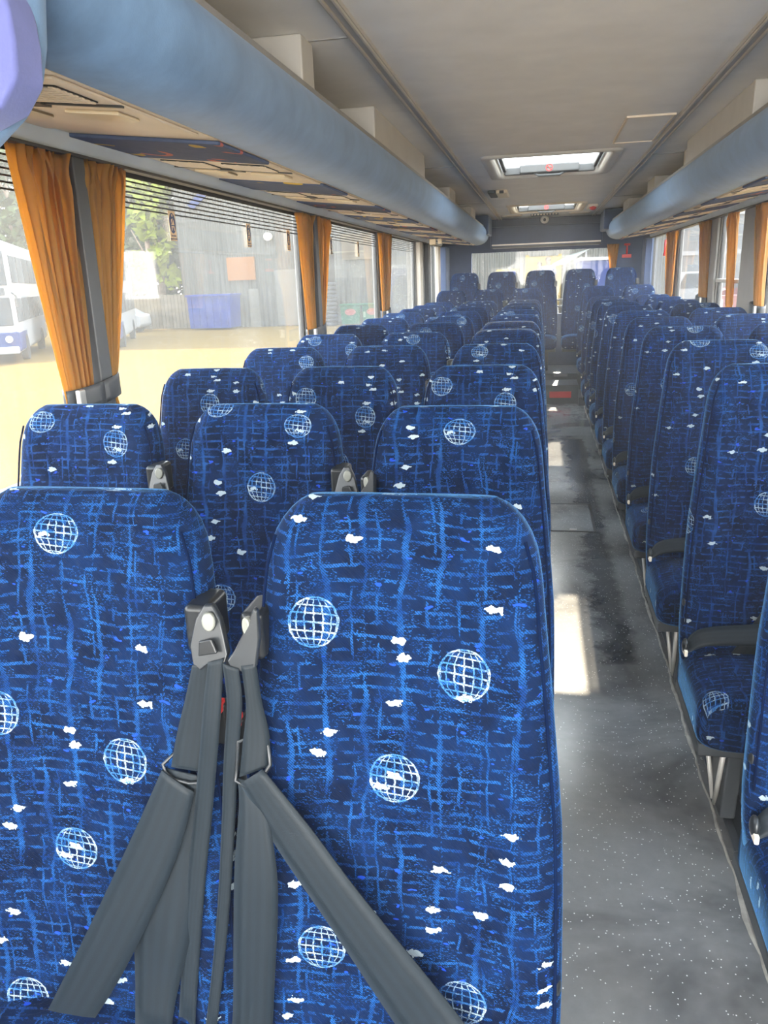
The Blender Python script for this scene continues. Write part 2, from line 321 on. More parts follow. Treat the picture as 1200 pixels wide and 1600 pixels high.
# ------------------------------------------------------------------ mesh helpers
class MB:
    def __init__(s): s.v = []; s.f = []; s.uv = {}
    def add(s, vs, fs):
        o = len(s.v); s.v += [tuple(p) for p in vs]; s.f += [tuple(i+o for i in f) for f in fs]; return s
    def box(s, x0, x1, y0, y1, z0, z1, R=None, c=None):
        vs = [V((x, y, z)) for z in (z0, z1) for y in (y0, y1) for x in (x0, x1)]
        if R is not None: vs = [V(c) + R @ (p-V(c)) for p in vs]
        return s.add(vs, [(0, 2, 3, 1), (4, 5, 7, 6), (0, 1, 5, 4), (2, 6, 7, 3), (0, 4, 6, 2), (1, 3, 7, 5)])
    def tube(s, pts, r, n=10, closed=False):
        pts = [V(p) for p in pts]; N = len(pts); vs = []; prev = None
        for i, p in enumerate(pts):
            a = pts[(i-1) % N] if (closed or i > 0) else p
            b = pts[(i+1) % N] if (closed or i < N-1) else p
            t = (b-a).normalized()
            if prev is None:
                q = V((0, 0, 1)) if abs(t.z) < .9 else V((1, 0, 0)); nrm = (q - t*q.dot(t)).normalized()
            else: nrm = (prev - t*prev.dot(t)).normalized()
            prev = nrm; bn = t.cross(nrm); rr = r[i] if isinstance(r, (list, tuple)) else r
            for k in range(n):
                an = 2*PI*k/n; vs.append(p + nrm*rr*math.cos(an) + bn*rr*math.sin(an))
        fs = []
        for i in range(N if closed else N-1):
            j = (i+1) % N
            for k in range(n): fs.append((i*n+k, i*n+(k+1) % n, j*n+(k+1) % n, j*n+k))
        if not closed: fs += [tuple(range(n))[::-1], tuple((N-1)*n+k for k in range(n))]
        return s.add(vs, fs)
    def prism(s, poly, fr, to):      # poly: list of 3D points; extruded by vector
        a = [V(p)+V(fr) for p in poly]; b = [V(p)+V(to) for p in poly]; n = len(poly)
        return s.add(a+b, [tuple(range(n))[::-1], tuple(n+i for i in range(n))] + [(i, (i+1) % n, n+(i+1) % n, n+i) for i in range(n)])
    def extrude_y(s, prof, y0, y1, n=1, closed=False):   # profile of (x,z)
        vs = []; m = len(prof)
        for j in range(n+1):
            y = y0+(y1-y0)*j/n
            vs += [(x, y, z) for x, z in prof]
        fs = []
        for j in range(n):
            for i in range(m if closed else m-1):
                k = (i+1) % m; fs.append((j*m+i, j*m+k, (j+1)*m+k, (j+1)*m+i))
        if closed: fs += [tuple(range(m))[::-1], tuple(n*m+i for i in range(m))]
        return s.add(vs, fs)
    def sphere(s, c, r, n=14, m=9, sc=(1, 1, 1)):
        vs = [V(c)+V((0, 0, r*sc[2]))]
        for i in range(1, m):
            a = PI*i/m
            for k in range(n):
                b = 2*PI*k/n; vs.append(V(c)+V((r*sc[0]*math.sin(a)*math.cos(b), r*sc[1]*math.sin(a)*math.sin(b), r*sc[2]*math.cos(a))))
        vs.append(V(c)-V((0, 0, r*sc[2]))); fs = []
        for k in range(n): fs.append((0, 1+k, 1+(k+1) % n)); fs.append((len(vs)-1, 1+(m-2)*n+(k+1) % n, 1+(m-2)*n+k))
        for i in range(m-2):
            for k in range(n): fs.append((1+i*n+k, 1+(i+1)*n+k, 1+(i+1)*n+(k+1) % n, 1+i*n+(k+1) % n))
        return s.add(vs, fs)
    def grid(s, pts, uvs=None):
        r = len(pts); c = len(pts[0]); o = len(s.v)
        s.add([p for row in pts for p in row], [(i*c+j, i*c+j+1, (i+1)*c+j+1, (i+1)*c+j) for i in range(r-1) for j in range(c-1)])
        if uvs:
            for i in range(r):
                for j in range(c): s.uv[o+i*c+j] = uvs[i][j]
        return s
    def disc(s, c, ax, r, th, n=20, ry=None):
        c = V(c); ax = V(ax).normalized(); q = V((0, 0, 1)) if abs(ax.z) < .9 else V((0, 1, 0))
        a = (q-ax*q.dot(ax)).normalized(); b = ax.cross(a); ry = ry or r
        poly = [c + a*ry*math.cos(2*PI*k/n) + b*r*math.sin(2*PI*k/n) for k in range(n)]
        return s.prism(poly, (0, 0, 0), ax*th)
    def build(s, name, mat, parent=None, smooth=False, bevel=0.0, solid=0.0, seg=2, sub=0):
        me = bpy.data.meshes.new(name); me.from_pydata(s.v, [], s.f); me.update()
        if s.uv:
            ul = me.uv_layers.new(name='UVMap')
            for lp in me.loops: ul.data[lp.index].uv = s.uv.get(lp.vertex_index, (0, 0))
        bm = bmesh.new(); bm.from_mesh(me); bmesh.ops.recalc_face_normals(bm, faces=bm.faces)
        if smooth:
            for f in bm.faces: f.smooth = True
        bm.to_mesh(me); bm.free()
        me.materials.append(mat if not isinstance(mat, str) else MT[mat])
        o = bpy.data.objects.new(name, me); C.objects.link(o)
        if parent is not None: o.parent = parent
        if solid:
            md = o.modifiers.new('solid', 'SOLIDIFY'); md.thickness = solid; md.offset = 0
        if bevel:
            md = o.modifiers.new('bevel', 'BEVEL'); md.width = bevel; md.segments = seg; md.limit_method = 'ANGLE'; md.angle_limit = .6
            if smooth is False:
                for p in me.polygons: p.use_smooth = True
                md.harden_normals = True
        if sub:
            md = o.modifiers.new('sub', 'SUBSURF'); md.levels = sub; md.render_levels = sub
        return o

def tag(o, label, cat, group=None, kind=None):
    o['label'] = label; o['category'] = cat
    if group: o['group'] = group
    if kind: o['kind'] = kind
    return o
def thing(name, label, cat, loc=(0, 0, 0), rz=0, group=None):
    o = bpy.data.objects.new(name, None); C.objects.link(o); o.empty_display_size = .1
    o.location = loc; o.rotation_euler = (0, 0, rz)
    return tag(o, label, cat, group)
def struct(o): o['kind'] = 'structure'; return o
def copy_tree(o, parent=None):
    c = o.copy(); C.objects.link(c)
    if parent is not None: c.parent = parent
    for ch in list(o.children): copy_tree(ch, c)
    return c
def lettering(name, text, size, mat, parent, M4, th=.0006):
    cu = bpy.data.curves.new(name, 'FONT'); cu.body = text; cu.size = size; cu.align_x = 'CENTER'; cu.align_y = 'CENTER'; cu.extrude = th/2
    tmp = bpy.data.objects.new(name, cu); C.objects.link(tmp)
    bpy.context.view_layer.update()
    me = bpy.data.meshes.new_from_object(tmp.evaluated_get(bpy.context.evaluated_depsgraph_get()))
    bpy.data.objects.remove(tmp); me.name = name
    me.transform(M4); me.materials.clear(); me.materials.append(MT[mat])
    o = bpy.data.objects.new(name, me); C.objects.link(o); o.parent = parent
    return o

# ------------------------------------------------------------------ coach shell
XL, XR = -1.26, 1.28           # inner faces of the side walls
Y0, Y1 = -1.6, 10.35           # front end, rear wall
ZC = 2.09                      # ceiling
struct(MB().box(XL-.05, XR+.05, Y0, 8.95, -.06, 0).build('floor', 'floor'))
b = MB(); b.box(XL-.05, -.02, 8.80, 9.45, -.06, .09); b.box(.44, XR+.05, 8.80, 9.45, -.06, .09); b.box(-.02, .44, 8.95, 9.45, -.06, .21)
b.box(XL-.05, XR+.05, 9.45, Y1+.05, -.06, .28)
struct(b.build('floor_rear_step', 'dgrey', bevel=.006))
# ceiling in panels round the two hatch openings
HX = (-.33, .40); H1 = (4.86, 5.92); H2 = (8.30, 9.35)
b = MB()
for (xa, xb, ya, yb) in ((XL-.05, HX[0], Y0, Y1), (HX[1], XR+.05, Y0, Y1), (HX[0], HX[1], Y0, H1[0]), (HX[0], HX[1], H1[1], H2[0]), (HX[0], HX[1], H2[1], Y1)):
    b.box(xa, xb, ya, yb, ZC, ZC+.05)
struct(b.build('ceiling', 'ceil'))
def side_wall(side, x, xo, wins, glass):
    s = -1 if side == 'left' else 1
    xa, xb = min(x, xo), max(x, xo)
    b = MB(); b.box(xa, xb, Y0, Y1, 0, .93)
    struct(b.build('wall_'+side, 'wall'))
    b = MB(); b.box(xa, xb, Y0, Y1, 1.80, ZC)
    struct(b.build('wall_'+side+'_upper', 'pillar'))
    b = MB()
    xi = x-s*.035
    b.box(min(xi, xo), max(xi, xo), Y0, Y1, .93, .955)
    struct(b.build('trim_sill_'+side, 'sill', bevel=.006))
    edges = []
    for i, (ya, yb) in enumerate(wins):
        xg = (x+xo)/2
        g = struct(MB().box(xg-.002, xg+.002, ya, yb, .955, 1.80).build('window_%d' % (i+1 + (0 if side == 'left' else 10)), glass))
        f = MB(); w = .02
        f.box(xg-.012, xg+.012, ya, ya+w, .955, 1.80); f.box(xg-.012, xg+.012, yb-w, yb, .955, 1.80)
        f.box(xg-.012, xg+.012, ya+w, yb-w, .955, .975); f.box(xg-.012, xg+.012, ya+w, yb-w, 1.785, 1.80)
        f.build('window_frame', 'black', g)
    for i in range(len(wins)-1):
        a, c = wins[i][1], wins[i+1][0]
        struct(MB().box(xa, xb, a, c, .955, 1.80).build('pillar_%s_%d' % (side, i+1), 'pillar', bevel=.01))
wl = [(-1.5, -.1), (.02, 1.97), (2.10, 4.18), (4.32, 6.22), (6.36, 8.12), (9.0, 9.55)]
side_wall('left', XL, XL-.05, wl, 'glass_l')
wrr = [(-1.5, .6), (.75, 3.0), (3.15, 5.05), (5.60, 6.35), (6.75, 8.2), (8.45, 10.0)]
side_wall('right', XR, XR+.05, wrr, 'glass_c')
# cross bar of the right side opening windows
struct(MB().box(XR-.006, XR+.03, 5.60, 6.35, 1.325, 1.35).build('trim_window_bar', 'rail', bevel=.004))
# rear wall round its window
RW = (-.88, .84, .93, 1.70)
b = MB(); yb = Y1
b.box(XL-.05, RW[0], yb, yb+.06, .0, ZC); b.box(RW[1], XR+.05, yb, yb+.06, .0, ZC)
b.box(RW[0], RW[1], yb, yb+.06, 0, RW[2]); b.box(RW[0], RW[1], yb, yb+.06, RW[3], ZC)
struct(b.build('wall_rear', 'navy'))
g = struct(MB().box(RW[0], RW[1], yb+.03, yb+.034, RW[2], RW[3]).build('window_20', 'glass_r'))
b = MB(); b.tube([(-.85, yb-.05, 1.02), (.80, yb-.05, 1.02)], .012); b.tube([(-.85, yb-.05, 1.10), (.80, yb-.05, 1.10)], .012)
for x in (-.85, 0.23, .80): b.tube([(x, yb-.05, 1.0), (x, yb+.02, 1.0)], .008); b.tube([(x, yb-.05, 1.12), (x, yb-.05, .98)], .008)
tag(b.build('window_guard_rail', 'white', smooth=True), 'pair of white horizontal bars across the bottom of the rear window', 'rail')
# header over the rear window
b = MB(); b.extrude_y([(-.62, 1.74), (-.62, 1.98), (.70, 1.98), (.70, 1.74)], 9.95, 10.34, 1, True)
hd = tag(b.build('rear_header', 'navy', bevel=.02), 'dark blue padded header panel over the rear window', 'panel')
MB().box(-.60, .68, 9.935, 9.95, 1.765, 1.78).build('trim_bead', 'rail', hd)
MB().box(-.60, .68, 9.93, 9.95, 1.735, 1.755).build('lower_bead', 'dgrey', hd)
# ceiling rails
for nm, x in (('left', -.515), ('right', .60)):
    b = MB(); b.box(x-.022, x+.022, Y0, 10.2, ZC-.012, ZC); b.tube([(x-.014, Y0, ZC-.014), (x-.014, 10.2, ZC-.014)], .006, 8); b.tube([(x+.014, Y0, ZC-.014), (x+.014, 10.2, ZC-.014)], .006, 8)
    struct(b.build('trim_ceiling_rail_'+nm, 'rail', smooth=False))
# faint cross seams of the ceiling cloth
b = MB()
for y in (2.38, 5.2, 7.9):
    b.box(XL, -.54, y-.004, y+.004, ZC-.003, ZC); b.box(.625, XR, y-.004, y+.004, ZC-.003, ZC)
struct(b.build('trim_ceiling_seam', 'lip'))
# right floor edge: dark ledge with metal lip and torn sealant
b = MB(); b.box(.52, XR, Y0, 8.8, 0, .012)
struct(b.build('trim_right_ledge', 'dgrey'))
b = MB(); b.box(.515, .535, Y0, 8.8, .012, .022); b.box(.575, .585, Y0, 8.8, .012, .02)
struct(b.build('trim_right_seat_track', 'dgrey', bevel=.002))
b = MB(); pts = []
N = 400
for i in range(N+1):
    y = Y0+(8.8-Y0)*i/N; o = .003*math.sin(y*5)+.002*math.sin(y*23+1)+.003*random.random(); w = .0025+.007*max(0, math.sin(y*5.3)*math.sin(y*13))+.003*random.random()
    pts.append([(.498+o-w, y, .0015), (.498+o, y, .005), (.500+o+w*.4, y, .0015)])
b.grid(pts); struct(b.build('trim_torn_sealant', 'dirt'))
# flush floor hatch
fh = thing('floor_hatch', 'grey rectangular hatch cover set flush in the aisle floor', 'hatch', (.215, 4.62, 0))
MB().box(-.125, .115, -.27, .27, .0005, .004).build('cover', 'floor', fh, bevel=.002)
b = MB()
for (xa, xb, ya, ybb) in ((-.14, -.125, -.285, .285), (.115, .13, -.285, .285), (-.125, .115, -.285, -.27), (-.125, .115, .27, .285)): b.box(xa, xb, ya, ybb, .0005, .006)
b.build('frame', 'black', fh, bevel=.0015)
b = MB(); b.box(-.02, .02, -.262, -.25, .004, .007); b.build('latch', 'steel', fh)
# red strip on the rear step
tag(MB().box(.12, .36, 8.935, 8.949, .07, .14).build('step_marker', 'red'), 'small red marker plate on the riser of the rear aisle step', 'marker')
# white strip on the edge at the foot of the rear seats
tag(MB().box(.17, .33, 9.44, 9.452, .245, .275).build('edge_marker', 'white'), 'small white strip at the end of the aisle below the rear seats', 'marker')

# ------------------------------------------------------------------ luggage racks
def rack(side, yA, yB):
    s = -1 if side == 'left' else 1
    xin = .63 if side == 'left' else .72; xw = 1.22 if side == 'left' else 1.245
    r = thing('luggage_rack', 'long blue padded overhead luggage rack over the %s' % ('left windows, three seats deep' if s < 0 else 'right windows, two seats deep'), 'luggage rack', (0, 0, 0))
    prof = [(.03, .0), (.012, -.018), (-.002, -.045), (-.006, -.075), (.0, -.105), (.014, -.133), (.040, -.158), (.080, -.175), (.125, -.180), (.165, -.176)]
    # smooth the bull-nose
    P = []
    for i in range(len(prof)-1):
        for k in range(4):
            tt = k/4; p0 = prof[max(i-1, 0)]; p1 = prof[i]; p2 = prof[i+1]; p3 = prof[min(i+2, len(prof)-1)]
            P.append(tuple(.5*((2*p1[a])+(-p0[a]+p2[a])*tt+(2*p0[a]-5*p1[a]+4*p2[a]-p3[a])*tt*tt+(-p0[a]+3*p1[a]-3*p2[a]+p3[a])*tt**3) for a in (0, 1)))
    P.append(prof[-1])
    zt = 1.960
    outer = [(s*(xin+a), zt+c) for a, c in P]
    inner = [(s*(xin+a+.02), zt+c+(.012 if c < -.12 else 0)) for a, c in reversed(P)]
    # rounded rear end: rings shrinking in height
    b = MB(); m = outer+inner; nn = len(m); cx = sum(p[0] for p in m)/nn; cz = sum(p[1] for p in m)/nn
    ys = [yA] + [yA+(yB-.25-yA)*k/12 for k in range(1, 13)]
    rings = [(y, 1.0) for y in ys] + [(yB-.25+.25*math.sin(a), math.cos(a)**.6) for a in (.3, .6, .9, 1.15, 1.35)]
    vs = []; wallx = s*(xin+.18)
    for y, k in rings:
        vs += [(wallx+(x-wallx)*k, y, z) for x, z in m]
    fs = []
    for j in range(len(rings)-1):
        for i in range(nn): q = (i+1) % nn; fs.append((j*nn+i, j*nn+q, (j+1)*nn+q, (j+1)*nn+i))
    fs += [tuple(range(nn))[::-1], tuple((len(rings)-1)*nn+i for i in range(nn))]
    b.add(vs, fs); b.build('padded_front', 'rack', r, smooth=True)
    # lip along the top edge
    b = MB(); b.extrude_y([(s*(xin+.026), zt-.004), (s*(xin+.026), zt+.012), (s*(xin+.085), zt+.018), (s*(xin+.085), zt+.004)], yA, yB-.25, 1, True)
    b.build('lip', 'lip', r, bevel=.003)
    # underside, sloping up to the wall strip
    xa, za, xb, zb = xin+.160, zt-.178, xw, 1.830
    b = MB(); b.extrude_y([(s*xa, za), (s*xb, zb), (s*xb, zb+.012), (s*xa, za+.012)], yA, yB, 1, True)
    b.build('underside', 'beige', r)
    b = MB(); b.extrude_y([(s*(xw-.012), 1.840), (s*(xw-.020), 1.825), (s*(xw-.014), 1.80), (s*(xw+.002), 1.783), (s*(xw+.02), 1.782), (s*(xw+.02), 1.84)], yA, yB, 1, True)
    b.build('edge_strip', 'strip', r, bevel=.004)
    b = MB(); b.box(min(s*(xw-.01), s*(xw+.02)), max(s*(xw-.01), s*(xw+.02)), yA, yB, 1.776, 1.784)
    b.build('curtain_track', 'dgrey', r)
    return r, (xa, za, xb, zb, s)
def under(g, u, y, h=0.0):   # u 0 inner .. 1 wall; h below the surface
    xa, za, xb, zb, s = g
    x = xa+(xb-xa)*u; z = za+(zb-za)*u; n = V((zb-za, 0, -(xb-xa))).normalized()
    return V((s*(x+n.x*h), y, z+n.z*h))
def uplate(b, g, u0, u1, y0, y1, h0, h1):
    vs = [under(g, u, y, h) for h in (h0, h1) for y in (y0, y1) for u in (u0, u1)]
    b.add(vs, [(0, 2, 3, 1), (4, 5, 7, 6), (0, 1, 5, 4), (2, 6, 7, 3), (0, 4, 6, 2), (1, 3, 7, 5)])
rackL, gL = rack('left', 1.02, 9.95)
rackR, gR = rack('right', -.6, 9.95)
def service_units(rk, g, ys, L=.60):
    for y in ys:
        b = MB(); uplate(b, g, .03, .97, y, y+L, 0, .006); un = b.build('service_unit', 'beige', rk, bevel=.003)
        b = MB(); uplate(b, g, .10, .42, y+.05, y+.19, .006, .009)
        uplate(b, g, .55, .88, y+.05, y+.19, .006, .009); b.build('vent_recess', 'black', un)
        b = MB()
        for u0 in (.10, .55):
            for k in range(7): uplate(b, g, u0, u0+.33, y+.06+k*.019, y+.068+k*.019, .009, .012)
            for k in range(4): uplate(b, g, u0+.01+k*.09, u0+.03+k*.09, y+.05, y+.19, .009, .011)
        b.build('vent_grille', 'beige', un)
        b = MB(); uplate(b, g, .02, .98, y+.215, y+.225, .006, .010); uplate(b, g, .40, .60, y+.2, y+.24, .006, .012); b.build('unit_ridge', 'dgrey', un)
        for u0 in (.12, .58):
            b = MB(); uplate(b, g, u0, u0+.28, y+.28, y+.37, .006, .014); b.build('reading_lamp', 'lens', un, bevel=.004)
    return
def fabric_panels(rk, g, spans):
    for y0, y1 in spans:
        b = MB(); uplate(b, g, .01, .99, y0, y1, 0, .010); b.build('fabric_panel', MT['swirl'], rk, bevel=.004)
MT['swirl'] = light_panel_fabric()
us = [1.30]; y = 2.37
while y < 9.3: us.append(y); y += .98
service_units(rackL, gL, us, .58)
fabric_panels(rackL, gL, [(1.98, 2.36)] + [(u+.59, min(u+.97, 9.9)) for u in us[1:]])
usR = [.1+.98*k for k in range(10)]
service_units(rackR, gR, usR, .58); fabric_panels(rackR, gR, [(u+.59, u+.97) for u in usR])
# a small pale lamp hanging from the underside far down the left rack
lp = thing('hanging_lamp', 'small pale box lamp below the far end of the left luggage rack', 'lamp', (-1.02, 7.9, 1.79))
MB().box(-.06, .0, -.02, .02, -.055, 0).build('lamp_body', 'lens', lp, bevel=.006)
MB().box(.02, .06, -.02, .02, -.05, 0).build('lamp_end', 'lens', lp, bevel=.006)
# front end moulding of the left rack (top left of the photo)
em = thing('rack_end_moulding', 'big rounded blue padded moulding ending the left luggage rack, nearest the camera', 'moulding', (0, 0, 0))
ol = [(-.535, 2.08), (-.545, 1.86), (-.549, 1.752), (-.556, 1.705), (-.567, 1.671), (-.595, 1.635), (-.64, 1.604), (-.72, 1.575), (-.85, 1.56), (-1.24, 1.56), (-1.24, 2.08)]
def inset(pl, d):
    cx = -1.0; cz = 1.9; out = []
    for i, (x, z) in enumerate(pl):
        a = V((cx-x, 0, cz-z)).normalized(); out.append((x+a.x*d, z+a.z*d))
    return out
secs = [(1.03, 0.03), (1.015, .010), (1.0, 0), (.985, .002), (.97, .008), (.955, .018), (.943, .034), (.936, .06)]
vs = []; n = len(ol)
ol = [(x*1.115, CAM_H+(z-CAM_H)*1.115) for x, z in ol]
for y, d in secs: vs += [(x, y, z) for x, z in inset(ol, d)]
fs = [(j*n+i, j*n+(i+1) % n, (j+1)*n+(i+1) % n, (j+1)*n+i) for j in range(len(secs)-1) for i in range(n)]
fs += [tuple(range(n)), tuple((len(secs)-1)*n+i for i in range(n))]
MB().add(vs, fs).build('moulding_shell', 'rack', em, smooth=True)
ip = [(-.624, 1.80), (-.617, 1.756), (-.616, 1.726), (-.620, 1.686), (-.647, 1.655), (-.72, 1.63), (-.9, 1.62), (-1.2, 1.62), (-1.2, 1.80)]
MB().prism([(x, .985, z) for x, z in ip], (0, 0, 0), (0, -.06, 0)).build('inner_pad', 'lilac', em, bevel=.008, seg=3)

# ------------------------------------------------------------------ boxes on the ceiling above the racks
def duct(side, xi, y0, y1, label):
    s = -1 if side == 'left' else 1; xo = s*1.2; x = s*xi
    o = MB().box(min(x, xo), max(x, xo), y0, y1, 1.93, ZC-.0005).build('ceiling_duct', 'duct', bevel=.006)
    return tag(o, label, 'duct', 'ceiling ducts over the luggage racks')
duct('left', .66, 2.30, 2.42, 'narrow grey ceiling box above the left rack, nearest of the left ones')
duct('left', .66, 3.28, 4.66, 'long pale grey ceiling box above the left rack')
duct('left', .70, 4.86, 4.96, 'thin grey ceiling divider just beyond the long box on the left')
duct('left', .70, 6.3, 6.7, 'grey ceiling box above the left rack level with the first roof hatch end')
duct('left', .70, 8.2, 8.7, 'grey ceiling box above the far end of the left rack')
duct('right', .75, 3.35, 4.75, 'long pale ceiling box above the right rack')
duct('right', .80, 5.05, 5.15, 'thin ceiling divider just beyond the long box on the right')
duct('right', .80, 6.4, 6.8, 'grey ceiling box above the middle of the right rack')
duct('right', .80, 8.2, 8.7, 'grey ceiling box above the far end of the right rack')
# dark padded cheeks at the rear end of the racks
for s, x0, x1, lab in ((-1, -.80, -.60, 'dark blue padded block between the left rack end and the rear header'), (1, .66, .86, 'dark blue padded block between the right rack end and the rear header')):
    b = MB(); b.prism([(x0, 9.3, 1.99), (x1, 9.3, 1.99), (x1-.02*s*(s > 0), 9.3, 1.78), (x0, 9.3, 1.78)], (0, 0, .09), (0, .62, .09))
    tag(b.build('padded_block', 'navy', bevel=.015), lab, 'panel')

# ------------------------------------------------------------------ roof hatches
def hatch(y0, y1, label, frame):
    h = thing('roof_hatch', label, 'hatch', ((HX[0]+HX[1])/2, (y0+y1)/2, ZC)); hx = (HX[1]-HX[0])/2; hy = (y1-y0)/2
    b = MB()
    def loop(e, z): # rounded rectangle
        out = []; r = .06
        for cx, cy, a0 in ((hx-r, hy-r, 0), (-hx+r, hy-r, PI/2), (-hx+r, -hy+r, PI), (hx-r, -hy+r, 3*PI/2)):
            for k in range(5): a = a0+PI/2*k/4; out.append(((cx+r*math.cos(a))*(1+e/hx), (cy+r*math.sin(a))*(1+e/hy), z))
        return out
    ls = [loop(.035, -.002), loop(.03, -.014), loop(-.01, -.016), loop(-.035, -.004), loop(-.040, .03), loop(-.045, .06), loop(-.02, .065), loop(.0, .04), loop(.0, .0)]
    n = len(ls[0]); vs = [p for l in ls for p in l]
    fs = [(j*n+i, j*n+(i+1) % n, (j+1)*n+(i+1) % n, (j+1)*n+i) for j in range(len(ls)-1) for i in range(n)]
    b.add(vs, fs).build('hatch_frame', frame, h, smooth=True)
    b = MB().box(-hx-.02, hx+.02, -hy-.02, hy+.02, .072, .078); b.build('lid', 'acrylic', h, bevel=.003)
    b = MB(); b.box(-hx+.06, hx-.06, hy-.075, hy-.055, .0, .052); b.box(-hx+.05, -hx+.075, -hy+.08, hy-.08, .02, .06); b.box(hx-.075, hx-.05, -hy+.08, hy-.08, .02, .06)
    b.build('lining', 'hatchgrey', h, bevel=.01)
    b = MB(); b.prism([(-.20, hy-.14, .058), (.20, hy-.14, .058), (.20, hy-.14, .0), (-.20, hy-.14, .0)], (0, 0, 0), (0, .07, 0))
    hb = b.build('release_box', 'hatchgrey', h, bevel=.012)
    b = MB(); b.tube([(-.10, hy-.12, .0), (-.07, hy-.13, -.016), (.07, hy-.13, -.016), (.10, hy-.12, .0)], .008, 8); b.build('handle', 'dgrey', h, smooth=True)
    MB().disc((-.0, hy-.1405, .029), (0, -1, 0), .026, .002, 24).build('sticker_disc', 'white', hb)
    b = MB(); b.tube([(.021*math.cos(a), hy-.144, .029+.021*math.sin(a)) for a in [2*PI*k/24 for k in range(24)]], .003, 6, True)
    b.tube([(-.015, hy-.144, .044), (.015, hy-.144, .014)], .003, 6)
    b.build('prohibition_ring', 'red', hb)
    MB().box(-.016, .014, hy-.1435, hy-.1425, .026, .032).build('cigarette', 'black', hb)
    return h
hatch(H1[0], H1[1], 'large grey roof hatch with a round no-smoking sticker, the nearer one', 'duct')
h2 = hatch(H2[0], H2[1], 'smaller looking cream framed roof hatch, the farther one', 'beige')
# flush access panel on the ceiling
ap = thing('ceiling_panel', 'flush square access panel on the ceiling beside the right rail', 'panel', (.46, 4.28, ZC))
MB().box(-.095, .095, -.36, .36, -.004, 0).build('panel_face', 'ceil', ap)
b = MB()
for (xa, xb, ya, ybb) in ((-.105, -.095, -.37, .37), (.095, .105, -.37, .37), (-.095, .095, -.37, -.36), (-.095, .095, .36, .37)): b.box(xa, xb, ya, ybb, -.008, 0)
b.build('panel_frame', 'beige', ap)
# small cream lamp on the ceiling
cl = thing('ceiling_lamp', 'small cream lamp on the ceiling between the two hatches', 'lamp', (-.36, 6.95, ZC))
MB().box(-.02, .075, -.20, .20, -.03, 0).build('lens', 'lens', cl, bevel=.012, seg=3)
MB().box(-.085, -.02, -.20, .20, -.025, 0).build('base', 'dgrey', cl, bevel=.008)
MB().box(.01, .045, -.205, -.19, -.028, -.006).build('switch', 'dgrey', cl, bevel=.002)
el = thing('exit_lamp', 'small red lamp on a cream base beside the farther roof hatch', 'lamp', (.50, 8.7, ZC))
MB().box(-.05, .05, -.05, .25, -.03, 0).build('base', 'beige', el, bevel=.008)
MB().sphere((0, -.02, -.035), .035, sc=(1, 1, .7)).build('red_lens', 'red', el, smooth=True)
for x, lab in ((-.36, 'oval cream ceiling light left of the round camera at the back'), (.42, 'oval cream ceiling light right of the round camera at the back')):
    o = thing('oval_ceiling_light', lab, 'lamp', (x, 9.75, ZC), 0, 'oval lights at the back')
    MB().disc((0, 0, 0), (0, 0, -1), .11, .015, 24, .09).build('lens', 'lens', o, bevel=.004)
    MB().disc((0, 0, 0), (0, 0, -1), .125, .006, 24, .105).build('rim', 'beige', o)
cm = thing('ceiling_camera', 'round domed silver camera hanging from a slotted plate above the rear header', 'camera', (.02, 9.72, ZC))
MB().box(-.16, .16, -.05, .05, -.02, 0).build('slotted_plate', 'dgrey', cm, bevel=.004)
b = MB()
for k in range(9): b.box(-.15+k*.034, -.135+k*.034, -.052, -.05, -.018, -.004)
b.build('slots', 'beige', cm)
MB().sphere((0, -.02, -.065), .05, sc=(1, 1, .9)).build('dome', 'rail', cm, smooth=True)
MB().sphere((0, -.062, -.07), .018).build('camera_lens', 'black', cm, smooth=True)

# ------------------------------------------------------------------ curtains
def curtain(name, label, x, s, yt0, yt1, yb0, yb1, ztop, ztie, zbot, folds, seed, lead, face=0.0, group='orange curtains along the windows'):
    """lead: side of the broad flat fold (0 near edge, 1 far edge); s: direction into the coach"""
    rnd = random.Random(seed); ph = [rnd.random()*6 for _ in range(6)]
    nu, nv = 90, 46; pts = []
    for j in range(nv+1):
        t = j/nv; z = ztop+(zbot-ztop)*t
        k = min(1, (ztop-z)/(ztop-ztie)); below = max(0, (ztie-z)/max(1e-3, ztie-zbot))
        kk = k**1.15
        a = yt0+(yb0-yt0)*kk - .03*below; c = yt1+(yb1-yt1)*kk + .04*below
        row = []
        for i in range(nu+1):
            u = i/nu; uu = u if lead == 0 else 1-u
            flat = min(1, max(0, (uu-.10)/.10))
            amp = (.020*(1-.35*kk))*flat+.003
            w = math.sin(u*folds*2*PI+ph[0]+.5*math.sin(t*4+ph[1]))*.62+math.sin(u*folds*3.7*PI+ph[2]+t*1.2)*.38
            w += .35*math.sin(u*folds*1.3*PI+ph[3]+t*5)*(1-kk)
            # gathers at the very top
            if k < .18: w += .5*math.sin(u*folds*5+ph[4]+t*30)*(1-k/.18)
            y = a+(c-a)*u + .010*math.sin(u*folds*4*PI+ph[5])*flat*(1-kk*.6)
            xx = x + s*(.035+amp*w*(1-.55*min(1, abs(k-1)*0+ (1 if k >= 1 else 0)))) + s*face*kk
            row.append((xx, y, z))
        pts.append(row)
    b = MB().grid(pts); return tag(b.build(name, 'curtain', smooth=True, solid=.0015), label, 'curtain', group)
